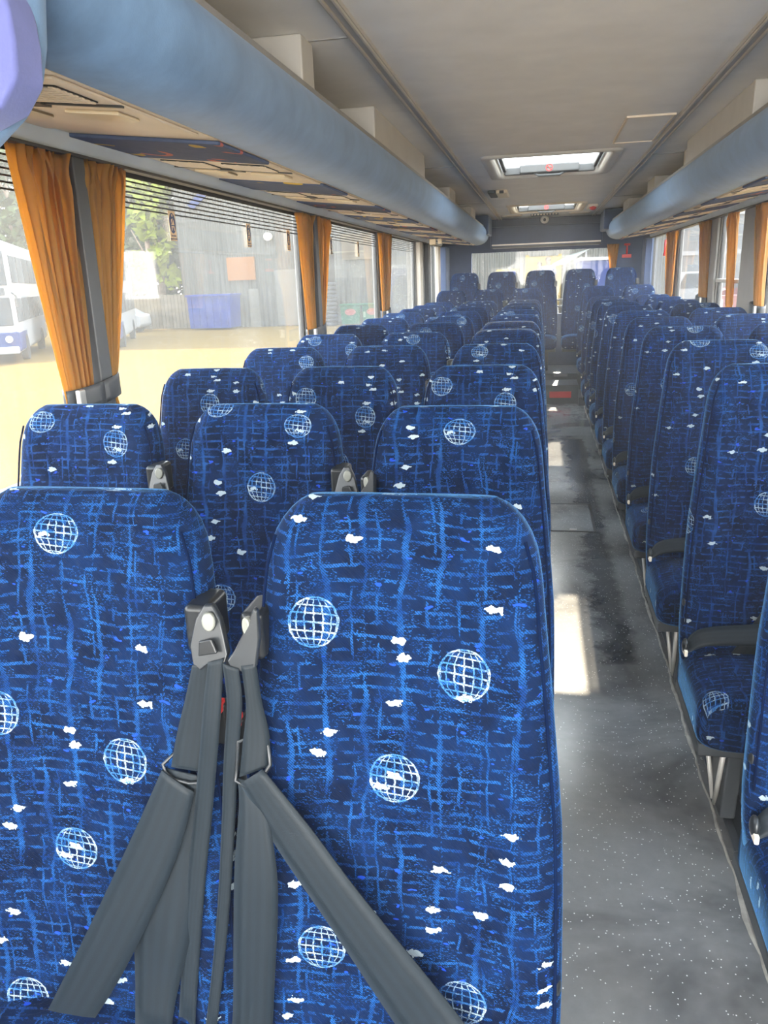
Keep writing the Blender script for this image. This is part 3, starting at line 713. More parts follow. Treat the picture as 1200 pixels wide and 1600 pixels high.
def tie(x, s, y0, y1, z, clip, label):
    o = thing('curtain_tie', label, 'curtain tie', (x+s*.035, (y0+y1)/2, z), 0, 'curtain ties'); h = (y1-y0)/2
    ring = [(s*.0+.036*math.cos(a)*1.0, (h+.008)*math.sin(a)) for a in [2*PI*k/28 for k in range(28)]]
    rows = [[(p[0], p[1], zz+.010*(p[1]/h)) for p in ring+[ring[0]]] for zz in (-.03, -.015, .015, .03)]
    MB().grid(rows).build('strap', 'dgrey', o, smooth=True, solid=.004)
    MB().box(s*.030, s*.044, -h-.012, -h+.018, -.022, .022).build('clip', 'steel', o, bevel=.004)
    return o
XC = XL-.002
curtain('curtain', 'orange curtain left of the nearest dark pillar, left windows', XC, 1, 1.745, 1.995, 1.83, 1.96, 1.775, 1.15, .99, 7, 1, 0)
curtain('curtain', 'orange curtain right of the nearest dark pillar, left windows', XC, 1, 2.045, 2.30, 2.00, 2.085, 1.775, 1.14, .99, 8, 2, 1)
curtain('curtain', 'orange curtain bunched at the near side of the second left pillar', XC, 1, 3.99, 4.26, 4.08, 4.22, 1.775, 1.16, .99, 6, 3, 0)
curtain('curtain', 'orange curtain bunched at the far side of the second left pillar', XC, 1, 4.33, 4.66, 4.28, 4.42, 1.775, 1.16, .99, 6, 4, 1)
curtain('curtain', 'orange curtain bunched at the third left pillar, farthest on the left', XC, 1, 6.08, 6.52, 6.16, 6.40, 1.775, 1.17, .99, 8, 5, 0)
tie(XC, 1, 1.84, 2.085, 1.165, True, 'dark strap holding the nearest left curtains to their pillar')
tie(XC, 1, 4.10, 4.40, 1.17, True, 'dark strap holding the curtains of the second left pillar')
tie(XC, 1, 6.17, 6.40, 1.17, True, 'dark strap holding the farthest left curtain')
# dark cover strip on the pillars, running down in front of the wall between the curtains
for i, (y, lab) in enumerate(((2.02, 'dark grey strip between the two nearest left curtains'), (4.30, 'dark grey strip between the curtains of the second left pillar'))):
    b = MB(); b.prism([(XL+.052, y-.028, 1.775), (XL+.052, y+.028, 1.775), (XL+.055, y+.018, .96), (XL+.055, y-.045, .96)], (0, 0, 0), (-.05, 0, 0))
    tag(b.build('pillar_strip', 'dgrey', bevel=.004), lab, 'pillar strip')
XRc = XR+.002
curtain('curtain', 'orange curtain at the right side, first one in from the picture edge', XRc, -1, 4.98, 5.25, 4.90, 5.06, 1.775, 1.18, .99, 6, 11, 1)
curtain('curtain', 'orange curtain filling the middle of the right windows', XRc, -1, 5.72, 5.98, 5.64, 5.82, 1.775, 1.18, .99, 6, 12, 1)
curtain('curtain', 'orange curtain beyond the wide grey right pillar', XRc, -1, 6.55, 6.95, 6.52, 6.80, 1.775, 1.18, .99, 7, 13, 1)
curtain('curtain', 'slim orange curtain on the near side of the far right window post', XRc, -1, 8.10, 8.36, 8.16, 8.32, 1.775, 1.18, .99, 5, 14, 0)
curtain('curtain', 'slim orange curtain on the far side of the far right window post', XRc, -1, 8.42, 8.75, 8.40, 8.56, 1.775, 1.18, .99, 5, 15, 1)
tie(XRc, -1, 4.90, 5.10, 1.19, True, 'dark strap on the right curtain nearest the picture edge')
tie(XRc, -1, 6.52, 6.82, 1.19, True, 'dark strap on the curtain beyond the wide grey right pillar')
# rear window curtain, hanging in the plane of the rear wall
o = curtain('curtain', 'short orange curtain at the right edge of the rear window', 0, 1, .78, .92, .83, .89, 1.74, 1.42, 1.36, 4, 21, 0, group=None)
o.rotation_euler = (0, 0, 0)
for v_ in o.data.vertices: v_.co = V((v_.co.y, Y1-.02-v_.co.x, v_.co.z))
# emergency hammer on the rear wall
hm = thing('emergency_hammer', 'red emergency hammer with a red plate on the blue rear wall', 'hammer', (1.02, Y1-.012, 1.62))
MB().box(-.055, .055, -.012, .012, -.045, -.005).build('plate', 'red', hm, bevel=.003)
MB().tube([(0, -.01, 0), (0, -.01, .11)], .010, 10).build('handle', 'red', hm, smooth=True)
MB().tube([(-.035, -.01, .11), (.035, -.01, .11)], .013, 10).build('head', 'red', hm, smooth=True)
hm2 = thing('emergency_hammer', 'small red hammer mounted high in the far right window', 'hammer', (XR-.012, 8.95, 1.62))
MB().box(-.01, .01, -.055, .055, -.06, -.03).build('plate', 'red', hm2, bevel=.003)
MB().tube([(0, 0, -.03), (0, 0, .10)], .010, 10).build('handle', 'red', hm2, smooth=True)

# ------------------------------------------------------------------ black lines and stickers on the left windows
for (ya, yb2), lab in (((.02, 1.97), 'thin black lines across the top of the nearest left window'), ((2.10, 4.18), 'thin black lines across the top of the second left window'), ((4.32, 6.22), 'thin black lines across the top of the third left window'), ((6.36, 8.12), 'thin black lines across the top of the fourth left window')):
    b = MB()
    for k in range(6): z = 1.775-.0158*(k+1); b.box(XL-.018, XL-.0165, ya+.02, yb2-.02, z-.0024, z+.0024)
    b.box(XL-.02, XL-.0165, ya+.02, yb2-.02, 1.77, 1.785)
    tag(b.build('window_lines', 'black'), lab, 'window lines', 'black lines on the left windows')
def sticker(y, z, label, sc=1.0, lay=True):
    o = thing('seat_belt_sticker', label, 'sticker', (XL-.0155, y, z), 0, 'seat belt stickers on the left windows')
    w, h = .052*sc, .088*sc
    MB().box(-.001, 0, -w/2, w/2, -h*.62, h*.5).build('backing', 'stickerbg', o)
    d = MB().disc((0, 0, h*.04), (1, 0, 0), .0235*sc, .0006, 28, .034*sc).build('oval', 'stickerb', o)
    x = .0008; k = sc
    b = MB(); b.disc((x, 0, .029*k), (1, 0, 0), .0045*k, .0004, 14)
    b.prism([(x, -.010*k, .016*k), (x, .006*k, .020*k), (x, .013*k, -.003*k), (x, -.013*k, -.004*k)], (0, 0, 0), (.0004, 0, 0))
    b.prism([(x, -.012*k, -.006*k), (x, .012*k, -.006*k), (x, .012*k, -.020*k), (x, .007*k, -.022*k), (x, .004*k, -.010*k), (x, -.004*k, -.010*k), (x, -.007*k, -.022*k), (x, -.012*k, -.020*k)], (0, 0, 0), (.0004, 0, 0))
    b.build('seated_figure', 'stickerbg', o)
    b = MB(); b.prism([(x+.0006, .006*k, .022*k), (x+.0006, .009*k, .020*k), (x+.0006, -.011*k, -.002*k), (x+.0006, -.013*k, .001*k)], (0, 0, 0), (.0004, 0, 0))
    b.box(x+.0006, x+.001, -.013*k, .013*k, -.006*k, -.003*k); b.build('belt_line', 'stickerb', o)
    if lay:
        R = Matrix(((0, 0, 1, 0), (1, 0, 0, 0), (0, 1, 0, 0), (0, 0, 0, 1)))
        for i, tx in enumerate(('Seat belts', 'must be worn')):
            lettering('lettering', tx, .0098*sc, 'stickerb', o, Matrix.Translation((.0006, 0, (-.038-i*.010)*sc)) @ R)
    return o
sticker(1.70, 1.652, 'peach seat belt sticker at the picture edge, left of the first curtain', 1.12)
sticker(2.68, 1.648, 'seat belt sticker nearest the camera in the second left window')
sticker(3.43, 1.648, 'seat belt sticker in the middle of the second left window')
sticker(4.00, 1.648, 'seat belt sticker beside the second curtain pair')
sticker(4.85, 1.648, 'first seat belt sticker beyond the second curtain pair')
sticker(5.60, 1.648, 'seat belt sticker nearest the farthest left curtain', lay=False)

# ------------------------------------------------------------------ emergency door frame far left
for y0, y1, m, lab in ((8.14, 8.30, 'cream', 'pale door post beyond the left windows, nearest of three'), (8.74, 8.90, 'dgrey', 'dark door post beyond the left windows'), (9.62, 9.80, 'cream', 'pale door post nearest the blue rear corner')):
    o = MB().box(XL, XL+.05, y0, y1, .95, 1.78).build('door_post', m, bevel=.01); tag(o, lab, 'post')
tag(MB().box(XL, XL+.10, 9.95, 10.33, .28, 1.78).build('corner_panel', 'navy', bevel=.01), 'blue carpeted corner panel left of the rear window', 'panel')
tag(MB().box(XR-.08, XR, 10.02, 10.33, .28, 1.78).build('corner_panel', 'navy', bevel=.01), 'blue carpeted corner panel right of the rear window', 'panel')
# wide grey pillar panels right
for y0, y1, lab in ((5.06, 5.58, 'wide grey post at the right windows nearer the camera'), (6.36, 6.74, 'wide grey post between the middle right windows')):
    o = MB().box(XR-.02, XR, y0, y1, .96, 1.78).build('window_post', 'pillar', bevel=.008); tag(o, lab, 'post')

# ------------------------------------------------------------------ seats
HW = [(.36, .205), (.45, .213), (.54, .213), (.70, .210), (.79, .206), (.87, .198), (.95, .190), (1.03, .181), (1.09, .175), (1.12, .169), (1.145, .159), (1.163, .146), (1.175, .131), (1.181, .118)]
def lerp_tab(tab, z):
    for (a, b_), (c, d) in zip(tab, tab[1:]):
        if z <= c: return b_+(d-b_)*max(0, (z-a)/(c-a))
    return tab[-1][1]
def backrest(name='backrest'):
    zs = [.36+.06*k for k in range(12)] + [1.05, 1.08, 1.10, 1.12, 1.14, 1.155, 1.166, 1.174, 1.179, 1.1815]
    nsec = 56; b = MB(); pts = []; uvs = []
    for z in zs:
        w = lerp_tab(HW, z)
        yf = -.09*(1.18-z)/.63 - .012*math.sin(max(0, min(1, (z-.5)/.68))*PI)
        th = .085
        k = 1.0
        if z > 1.12: q = (z-1.12)/.0615; k = math.sqrt(max(0.02, 1-q*q*.93))
        yc = yf+th/2; row = []; ur = []; s_len = 0; prev = None
        for i in range(nsec+1):
            a = PI/2 + 2*PI*i/nsec        # start at the back centre
            ca, sa = math.cos(a), math.sin(a); e = .42
            x = w*(abs(ca)**e)*(1 if ca >= 0 else -1)
            y = (th/2)*k*(abs(sa)**.62)*(1 if sa >= 0 else -1)
            if sa < 0:   # front: shallow hollow between bolsters
                y += .010*math.exp(-((x/(w*.62))**4))*k
                y -= .006*math.exp(-(((abs(x)-w*.80)/(w*.14))**2))*k
            row.append((x, yc+y, z))
            if prev is not None: s_len += (V((x, y, 0))-prev).length
            prev = V((x, y, 0)); ur.append(s_len)
        mid = s_len/2
        vv = z if z < 1.12 else 1.12+(z-1.12)*1.25+.02*(1-k)
        uvs.append([(q-mid, vv) for q in ur]); pts.append(row)
    # close the top
    z = 1.182; cx = [(p[0]*.5, pts[-1][0][1]*0+(-.0+.0425)+(p[1]-.0425)*.4, z+.001) for p in pts[-1]]
    pts.append(cx); uvs.append([(a*.6, 1.26) for a, _ in uvs[-1]])
    pts.append([(p[0]*.1, .0425, z+.0014) for p in cx]); uvs.append([(a*.2, 1.29) for a, _ in uvs[-1]])
    b.grid(pts, uvs)
    n = nsec+1; b.f.append(tuple(range(n-1)))
    return b
def weld_build(b, name, mat, parent, **k):
    o = b.build(name, mat, parent, **k); return o
def cushion():
    b = MB(); nx, ny = 22, 16; pts = []; uvs = []
    # loft along y: sections are rounded rectangles in x,z
    ys = [-.345, -.344, -.341, -.335, -.325, -.31, -.27, -.22, -.17, -.12, -.07, -.05]
    for y in ys:
        q = min(1, (y+.345)/.025); k = math.sqrt(max(.0, 1-(1-q)**2))
        w = .206*(.90+.10*k); top = .425-.02*(1-k)-.012*max(0, (-.2-y)/.2); bot = .265+.01*(1-k)
        row = []; ur = []; L = 0; prev = None; n = 40
        for i in range(n+1):
            a = -PI/2+2*PI*i/n; ca, sa = math.cos(a), math.sin(a)
            x = w*(abs(ca)**.35)*(1 if ca >= 0 else -1); z = (top+bot)/2+(top-bot)/2*(abs(sa)**.5)*(1 if sa >= 0 else -1)
            if sa > 0: z += .008*math.exp(-(x/(w*.7))**4)
            row.append((x, y, z)); p = V((x, 0, z)); L += (p-prev).length if prev else 0; prev = p; ur.append(L)
        pts.append(row); uvs.append([(q_-L/2, y+.2) for q_ in ur])
    cen = [(p[0]*.0, -.3455, .355) for p in pts[0]]
    mid = [(p[0]*.6, -.3455, .355+(p[2]-.355)*.6) for p in pts[0]]
    b.grid([cen, mid, list(pts[0])], [[(p[0], p[2]-.6) for p in q] for q in (cen, mid, pts[0])])
    b.grid(pts, uvs)
    b.f.append(tuple(len(b.v)-41+i for i in range(40)))
    return b
def front_y(z): return -.09*(1.18-z)/.63-.012*math.sin(max(0, min(1, (z-.5)/.68))*PI)
def ribbon(pairs, th=.0022, sub=6):
    """pairs: (left point, right point); smooth strip with thickness"""
    b = MB(); P = [(V(a), V(c)) for a, c in pairs]; rows = []; uvs = []; L = 0; prev = None
    for i in range(len(P)-1):
        for k in range(sub+(1 if i == len(P)-2 else 0)):
            t = k/sub
            def cm(j):
                p0, p1, p2, p3 = P[max(i-1, 0)][j], P[i][j], P[i+1][j], P[min(i+2, len(P)-1)][j]
                return .5*((2*p1)+(-p0+p2)*t+(2*p0-5*p1+4*p2-p3)*t*t+(-p0+3*p1-3*p2+p3)*t**3)
            a, c = cm(0), cm(1); m = (a+c)/2; L += (m-prev).length if prev is not None else 0; prev = m
            nn = V((0, -.0012, 0))
            for q in (a, c):
                if .42 < q.z < .93: q.y = min(q.y, front_y(q.z)-.009-.004*math.sin(q.z*9+len(pairs)))
            rows.append([a, a.lerp(c, .25)+nn, a.lerp(c, .5)+nn, a.lerp(c, .75)+nn, c]); uvs.append([(q/4, L) for q in range(5)])
    b.grid(rows, uvs); return b
BACK = backrest(); CUSH = cushion()
def plate(poly, th):   # poly (x,y,z) list, extruded in y
    b = MB(); b.prism(poly, (0, 0, 0), (0, th, 0)); return b
def belt_right(t):     # guide on the +x side of the seat (as seen), its straps
    br = MB().box(.165, .20, -.045, .02, .990, 1.056).build('belt_bracket', 'black', t, bevel=.008, seg=3)
    pl = [(.182, -.066, .985), (.178, -.062, 1.01), (.188, -.058, 1.045), (.200, -.056, 1.063), (.212, -.055, 1.064), (.221, -.056, 1.045), (.233, -.070, 1.006), (.230, -.078, .996), (.206, -.076, .992), (.195, -.074, .982)]
    gd = plate(pl, .010).build('belt_guide', 'guide', t, bevel=.003, seg=3)
    MB().prism([(.196, -.073, 1.004), (.222, -.073, 1.010), (.215, -.071, 1.028), (.198, -.071, 1.024)], (0, 0, 0), (0, -.005, 0)).build('guide_slot', 'black', gd, bevel=.002)
    b = MB().disc((.207, -.058, 1.045), (.25, -1, .05), .0085, .009, 18, .0125); b.build('bolt', 'bolt', gd, bevel=.003, seg=3)
    # straight strap in front, then loop strap to the wire ring, then the two lower straps
    yv = -.078
    ribbon([((.209, yv, .998), (.229, yv+.002, 1.004)), ((.198, yv-.003, .94), (.222, yv-.003, .944)), ((.188, yv-.004, .884), (.213, yv-.004, .888)), ((.150, yv-.002, .68), (.176, yv-.002, .684)), ((.120, yv, .45), (.145, yv, .455)), ((.118, yv+.02, .30), (.142, yv+.02, .30))]).build('straight_strap', 'web', t, smooth=True, solid=.0018)
    ribbon([((.182, -.067, .986), (.206, -.067, .992)), ((.168, -.068, .94), (.202, -.066, .94)), ((.150, -.070, .885), (.192, -.067, .883)), ((.138, -.073, .838), (.182, -.070, .833))]).build('loop_strap', 'web', t, smooth=True, solid=.0018)
    MB().tube([(.128, -.076, .842), (.131, -.078, .833), (.142, -.080, .824), (.165, -.080, .820), (.188, -.078, .823), (.194, -.072, .832), (.188, -.062, .843), (.16, -.058, .848), (.137, -.064, .850)], .0026, 8, True).build('wire_ring', 'black', t, smooth=True)
    ribbon([((.131, -.074, .836), (.185, -.072, .826)), ((.118, -.080, .80), (.178, -.078, .78)), ((.070, -.095, .66), (.150, -.085, .60)), ((.055, -.097, .46), (.112, -.090, .45)), ((.05, -.06, .30), (.107, -.06, .30))]).build('long_strap', 'web', t, smooth=True, solid=.0018)
    ribbon([((.129, -.082, .838), (.172, -.084, .810)), ((.08, -.092, .74), (.135, -.096, .70)), ((-.015, -.108, .560), (.048, -.112, .525)), ((-.095, -.118, .415), (-.03, -.120, .40)), ((-.13, -.10, .35), (-.07, -.10, .34))]).build('diagonal_strap', 'web', t, smooth=True, solid=.0018)
    bk = MB().box(.196, .214, -.055, -.035, .865, .925).build('buckle', 'black', t, bevel=.004)
    MB().box(.199, .211, -.062, -.045, .915, .93).build('red_button', 'red', bk, bevel=.002)
def belt_left(t):
    MB().box(-.195, -.165, -.045, .02, .985, 1.050).build('belt_bracket', 'black', t, bevel=.008, seg=3)
    pl = [(-.160, -.070, 1.066), (-.166, -.066, 1.068), (-.176, -.066, 1.045), (-.193, -.075, 1.012), (-.202, -.078, 1.000), (-.197, -.078, .990), (-.182, -.078, .986), (-.166, -.074, .992), (-.160, -.07, 1.03)]
    gd = plate(pl, .010).build('belt_guide', 'guide', t, bevel=.003, seg=3)
    MB().disc((-.174, -.060, 1.044), (-.35, -1, .05), .006, .010, 18, .0115).build('bolt', 'bolt', gd, bevel=.003, seg=3)
    yv = -.078
    ribbon([((-.207, yv, .998), (-.187, yv, .992)), ((-.207, yv, .94), (-.187, yv, .942)), ((-.222, yv, .84), (-.203, yv, .84)), ((-.245, yv-.004, .64), (-.228, yv-.004, .64)), ((-.280, yv, .40), (-.264, yv, .40)), ((-.282, yv+.02, .30), (-.266, yv+.02, .30))]).build('straight_strap', 'web', t, smooth=True, solid=.0018)
    ribbon([((-.184, -.076, .995), (-.166, -.072, .997)), ((-.182, -.078, .94), (-.164, -.070, .945)), ((-.190, -.080, .89), (-.157, -.072, .895)), ((-.198, -.083, .840), (-.160, -.078, .856))]).build('loop_strap', 'web', t, smooth=True, solid=.0018)
    MB().tube([(-.196, -.080, .889), (-.200, -.082, .86), (-.203, -.086, .836), (-.188, -.088, .829), (-.168, -.087, .842), (-.155, -.083, .862), (-.160, -.072, .885), (-.175, -.068, .895)], .0026, 8, True).build('wire_ring', 'black', t, smooth=True)
    ribbon([((-.200, -.084, .838), (-.170, -.084, .834)), ((-.199, -.092, .80), (-.157, -.096, .775)), ((-.210, -.105, .70), (-.152, -.105, .68)), ((-.228, -.112, .50), (-.170, -.112, .50)), ((-.238, -.112, .40), (-.178, -.112, .405)), ((-.23, -.07, .30), (-.17, -.07, .30))]).build('long_strap', 'web', t, smooth=True, solid=.0018)
    ribbon([((-.196, -.088, .834), (-.164, -.088, .858)), ((-.150, -.098, .75), (-.105, -.096, .785)), ((-.085, -.112, .655), (-.038, -.110, .70)), ((.005, -.128, .515), (.075, -.122, .555)), ((.045, -.135, .46), (.125, -.132, .49)), ((.09, -.13, .39), (.18, -.12, .42))]).build('diagonal_strap', 'web', t, smooth=True, solid=.0018)
    bk = MB().box(-.215, -.198, -.055, -.035, .850, .905).build('buckle', 'black', t, bevel=.004)
    MB().box(-.212, -.201, -.062, -.045, .895, .912).build('red_button', 'red', bk, bevel=.002)
def lap_belt(t):
    ribbon([((-.208, -.120, .45), (-.205, -.150, .440)), ((-.17, -.122, .50), (-.15, -.150, .464)), ((-.05, -.124, .520), (-.03, -.158, .476)), ((.08, -.124, .540), (.09, -.158, .492)), ((.17, -.120, .57), (.18, -.155, .525))], sub=8).build('lap_strap', 'web', t, smooth=True, solid=.003)
    b = MB(); b.sphere((-.207, -.13, .452), .016, sc=(.55, 1.1, 1.3)); k = b.build('lap_anchor', 'black', t, smooth=True)
    MB().box(-.212, -.203, -.155, -.12, .43, .448).build('anchor_cover', 'beige', k, bevel=.003)
def make_seat(kind):
    t = thing('coach_seat', 'x', 'seat')
    bk = BACK.build('backrest', 'fabric', t, smooth=True)
    # piping along both sides of the front panel
    for sx in (-1, 1):
        pts = []
        for k in range(18):
            z = .50+.64*k/17; w = lerp_tab(HW, z); yf = -.09*(1.18-z)/.63-.012*math.sin(max(0, min(1, (z-.5)/.68))*PI)
            pts.append((sx*w*.955, yf+.006, z))
        p = MB().tube(pts, .0022, 6); p.uv = {i: (.3, q[2]) for i, q in enumerate(p.v)}; p.build('piping', 'pipe', bk, smooth=True)
    CUSH.build('seat_cushion', 'fabric', t, smooth=True)
    b = MB(); b.prism([(-.175, .06, .34), (.175, .06, .34), (.175, .06, .8), (.145, .06, 1.10), (-.145, .06, 1.10), (-.175, .06, .8)], (0, 0, 0), (0, .028, 0)); b.build('back_shell', 'dgrey', t, bevel=.012)
    b = MB(); b.box(-.195, .195, -.32, .02, .238, .275); b.build('seat_frame', 'dgrey', t, bevel=.006)
    lx = -.09 if kind in ('right_aisle', 'right_window') else .09
    b = MB(); b.prism([(lx-.02, -.28, .24), (lx-.02, -.10, .24), (lx-.02, -.14, .012), (lx-.02, -.26, .012)], (0, 0, 0), (.04, 0, 0)); b.build('leg', 'dgrey', t, bevel=.006)
    b = MB(); b.tube([(lx-.04, -.31, .24), (lx-.02, -.20, .015)], .007, 8); b.build('brace', 'rail', t, smooth=True)
    b = MB(); b.tube([(lx-.04, -.05, .24), (lx-.02, -.18, .015)], .007, 8); b.build('brace', 'rail', t, smooth=True)
    if kind == 'rear':
        MB().box(.165, .20, -.045, .02, .990, 1.056).build('belt_bracket', 'black', t, bevel=.008, seg=3)
    elif kind in ('A', 'B', 'right_aisle'): belt_right(t)
    else: belt_left(t)
    if kind in ('right_aisle',): lap_belt(t)
    if kind in ('C', 'right_aisle'):
        sx = 1 if kind == 'C' else -1
        h = MB(); h.sphere((sx*.205, -.06, .55), .016, sc=(.45, 1, 1.5)); h.build('side_lever', 'black', t, smooth=True)
    return t
def recolor(o, u, v):
    for ch in o.children:
        if ch.name.startswith(('backrest', 'seat_cushion')):
            ch.color = (u, v, 0, 1)
            for g in ch.children: g.color = (u, v, 0, 1)
PROTO = {}
used = set()
rnd = random.Random(3)
ORD = ['front', 'second', 'third', 'fourth', 'fifth', 'sixth', 'seventh', 'eighth', 'ninth', 'tenth', 'eleventh', 'twelfth']
def seat(kind, x, y, z, label, group, pat=None, rz=0.0):
    pk = 'B' if kind == 'A' else kind
    if pk not in PROTO: PROTO[pk] = make_seat(pk); o = PROTO[pk]
    else: o = copy_tree(PROTO[pk])
    o.location = (x, y, z); o.rotation_euler = (0, 0, rz); o['label'] = label; o['category'] = 'seat'; o['group'] = group
    if pat is None: pat = (rnd.uniform(.0, .4), rnd.uniform(.5, .95))
    recolor(o, pat[0] % 1.0 if pat[0] >= 0 else pat[0]+PU, pat[1])
    return o
PAT = {('C', 1): (-.105, 1.033), ('B', 1): (-.13, .882), ('C', 2): (-.094, .8875), ('B', 2): (-.102, .752), ('A', 2): (-.108, .706),
       ('C', 3): (-.12, .68), ('B', 3): (-.11, .64), ('A', 3): (-.19, .68), ('R', 0): (-.02, .83)}
LX = {'A': -1.03, 'B': -.60, 'C': -.165}
POS = {'A': 'window', 'B': 'middle', 'C': 'aisle'}
DY = {('C', 2): -.04, ('C', 3): -.015, ('C', 5): .09}
for k in range(1, 12):
    for c in 'CBA':
        y = .867+.72*(k-1)+DY.get((c, k), 0)
        lit = ''
        if k == 1: lab = 'blue globe-patterned coach seat, nearest row of the left block, %s place' % POS[c]
        else: lab = 'blue coach seat, %s place of the %s row in the left block%s' % (POS[c], ORD[k-1], lit)
        seat(c, LX[c], y, 0, lab, 'rows of three seats on the left', PAT.get((c, k)))
for c in 'CBA':
    seat(c, LX[c]+.01, 9.20, .09, 'blue coach seat, %s place of the last left row, just before the rear bench' % POS[c], 'rows of three seats on the left')
RX = {'right_aisle': .61, 'right_window': 1.045}
for k in range(0, 10):
    for c in ('right_aisle', 'right_window'):
        y = 1.40+.72*k
        lab = 'dark blue coach seat, %s place of the %s row in the right block' % ('aisle' if 'aisle' in c else 'window', ORD[k])
        seat(c, RX[c], y, .014 if c == 'right_aisle' else .02, lab, 'rows of two seats on the right', PAT.get(('R', k-1)) if c == 'right_aisle' else None)
for c in ('right_aisle', 'right_window'):
    seat(c, RX[c]+.01, 9.16, .09, 'dark blue coach seat, %s place of the last right row, just before the rear bench' % ('aisle' if 'aisle' in c else 'window'), 'rows of two seats on the right')
for i, (x, w) in enumerate(((-.93, 'leftmost of the rear row'), (-.475, 'second from the left in the rear row'), (-.01, 'middle of the rear row'), (.46, 'right of the aisle in the rear row'), (.93, 'rightmost of the rear row'))):
    seat('rear', x, 9.92, .28, 'dark blue coach seat, %s' % w, 'rear row of five seats')

# ------------------------------------------------------------------ outside: ground and yard
GZ = -1.1
b = MB(); b.add([(-140, -60, GZ), (140, -60, GZ), (140, 160, GZ), (-140, 160, GZ)], [(0, 1, 2, 3)])
struct(b.build('ground', 'ground'))
# long grey shed on the left
sh = thing('shed', 'long pale grey corrugated shed across the yard, seen through the left windows', 'building', (0, 0, GZ))
b = MB(); b.box(-21.2, -12.7, 45, 62, 0, 12); b.box(-11.7, -4.5, 45, 62, 0, 12); b.box(-12.7, -11.7, 45, 62, 4.0, 12)
b.build('wall', 'shed', sh)
MB().box(-21.6, -4.2, 44.4, 62, 12, 12.3).build('roof', 'pillar', sh)
MB().prism([(-20.3, 44.85, 7.0), (-18.3, 44.85, 8.6), (-18.0, 44.85, 8.3), (-20.0, 44.85, 6.7)], (0, 0, 0), (0, .15, 0)).build('roof_brace', 'bblue', sh)
MB().box(-17.0, -16.4, 44.9, 45, 0, 2.2).build('door', 'bgrey', sh)
MB().box(-15.3, -12.9, 44.9, 45, .05, 3.2).build('shutter', 'bgrey', sh, bevel=.01)
MB().box(-18.2, -16.5, 44.85, 45, 2.7, 4.0).build('orange_board', 'orange', sh)
MB().box(-11.2, -8.8, 44.9, 45, 3.6, 5.0).build('window_band', 'wood', sh)
MB().disc((-15.5, 44.9, 5.05), (0, -1, 0), .22, .25).build('wall_light', 'lens', sh)
# timber fence and blue skip
fn = thing('timber_fence', 'pale weathered board fence at the edge of the yard under the trees', 'fence', (-23.2, 44.4, GZ))
b = MB()
for k in range(24):
    x = -2.6+k*.225; b.box(x, x+.2, -.03, .03, .05, 2.0+.05*random.random())
b.build('boards', 'wood', fn); MB().box(-2.6, 2.8, .03, .09, .5, .6).build('rail', 'wood', fn); MB().box(-2.6, 2.8, .03, .09, 1.6, 1.7).build('rail', 'wood', fn)
sk = thing('skip', 'blue metal skip in front of the grey shed', 'skip', (-18.7, 43.6, GZ))
b = MB(); b.prism([(-1.25, -.8, 0.1), (1.25, -.8, .1), (1.35, -.8, 1.9), (-1.3, -.8, 1.9)], (0, 0, 0), (0, 1.6, 0)); b.build('body', 'cblue', sk, bevel=.03)
b = MB()
for k in range(6): b.box(-1.1+k*.42, -1.0+k*.42, -.86, -.8, .15, 1.85)
b.build('ribs', 'cblue', sk); MB().box(-1.35, 1.4, -.9, .85, 1.88, 1.98).build('rim', 'cblue', sk)
# tyre stack in the doorway
for c in range(2):
    for k in range(11):
        b = MB(); ring = [(.26*math.cos(a), .26*math.sin(a), 0) for a in [2*PI*i/16 for i in range(16)]]; b.tube(ring, .11, 8, True)
        o = b.build('tyre', 'rubber', smooth=True); o.location = (-12.62+c*.80, 44.2+.05*random.random(), GZ+.11+k*.22+(.0)); o.rotation_euler = (0, 0, random.random())
        tag(o, 'black tyre in the %s stack by the shed, number %s from the ground' % (('left', 'right')[c], ('one', 'two', 'three', 'four', 'five', 'six', 'seven', 'eight', 'nine', 'ten', 'eleven')[k]), 'tyre', 'stacked tyres by the shed')
# green bins
for i, x in enumerate((-10.45, -9.2)):
    bn = thing('wheeled_bin', 'green wheeled bin with a red label, %s of the pair by the grey shed' % ('left' if i == 0 else 'right'), 'bin', (x, 43.6, GZ), 0, 'green bins by the shed')
    MB().prism([(-.52, -.4, .12), (.52, -.4, .12), (.58, -.4, 1.12), (-.58, -.4, 1.12)], (0, 0, 0), (0, .8, 0)).build('tub', 'green', bn, bevel=.03)
    MB().box(-.62, .62, -.46, .44, 1.12, 1.22).build('lid', 'green', bn, bevel=.03)
    MB().disc((0, -.415, .78), (0, -1, 0), .32, .01, 20, .18).build('red_label', 'pink', bn)
    for sx in (-.4, .4): MB().disc((sx-.03, -.3, .1), (1, 0, 0), .10, .06, 14).build('wheel', 'rubber', bn)
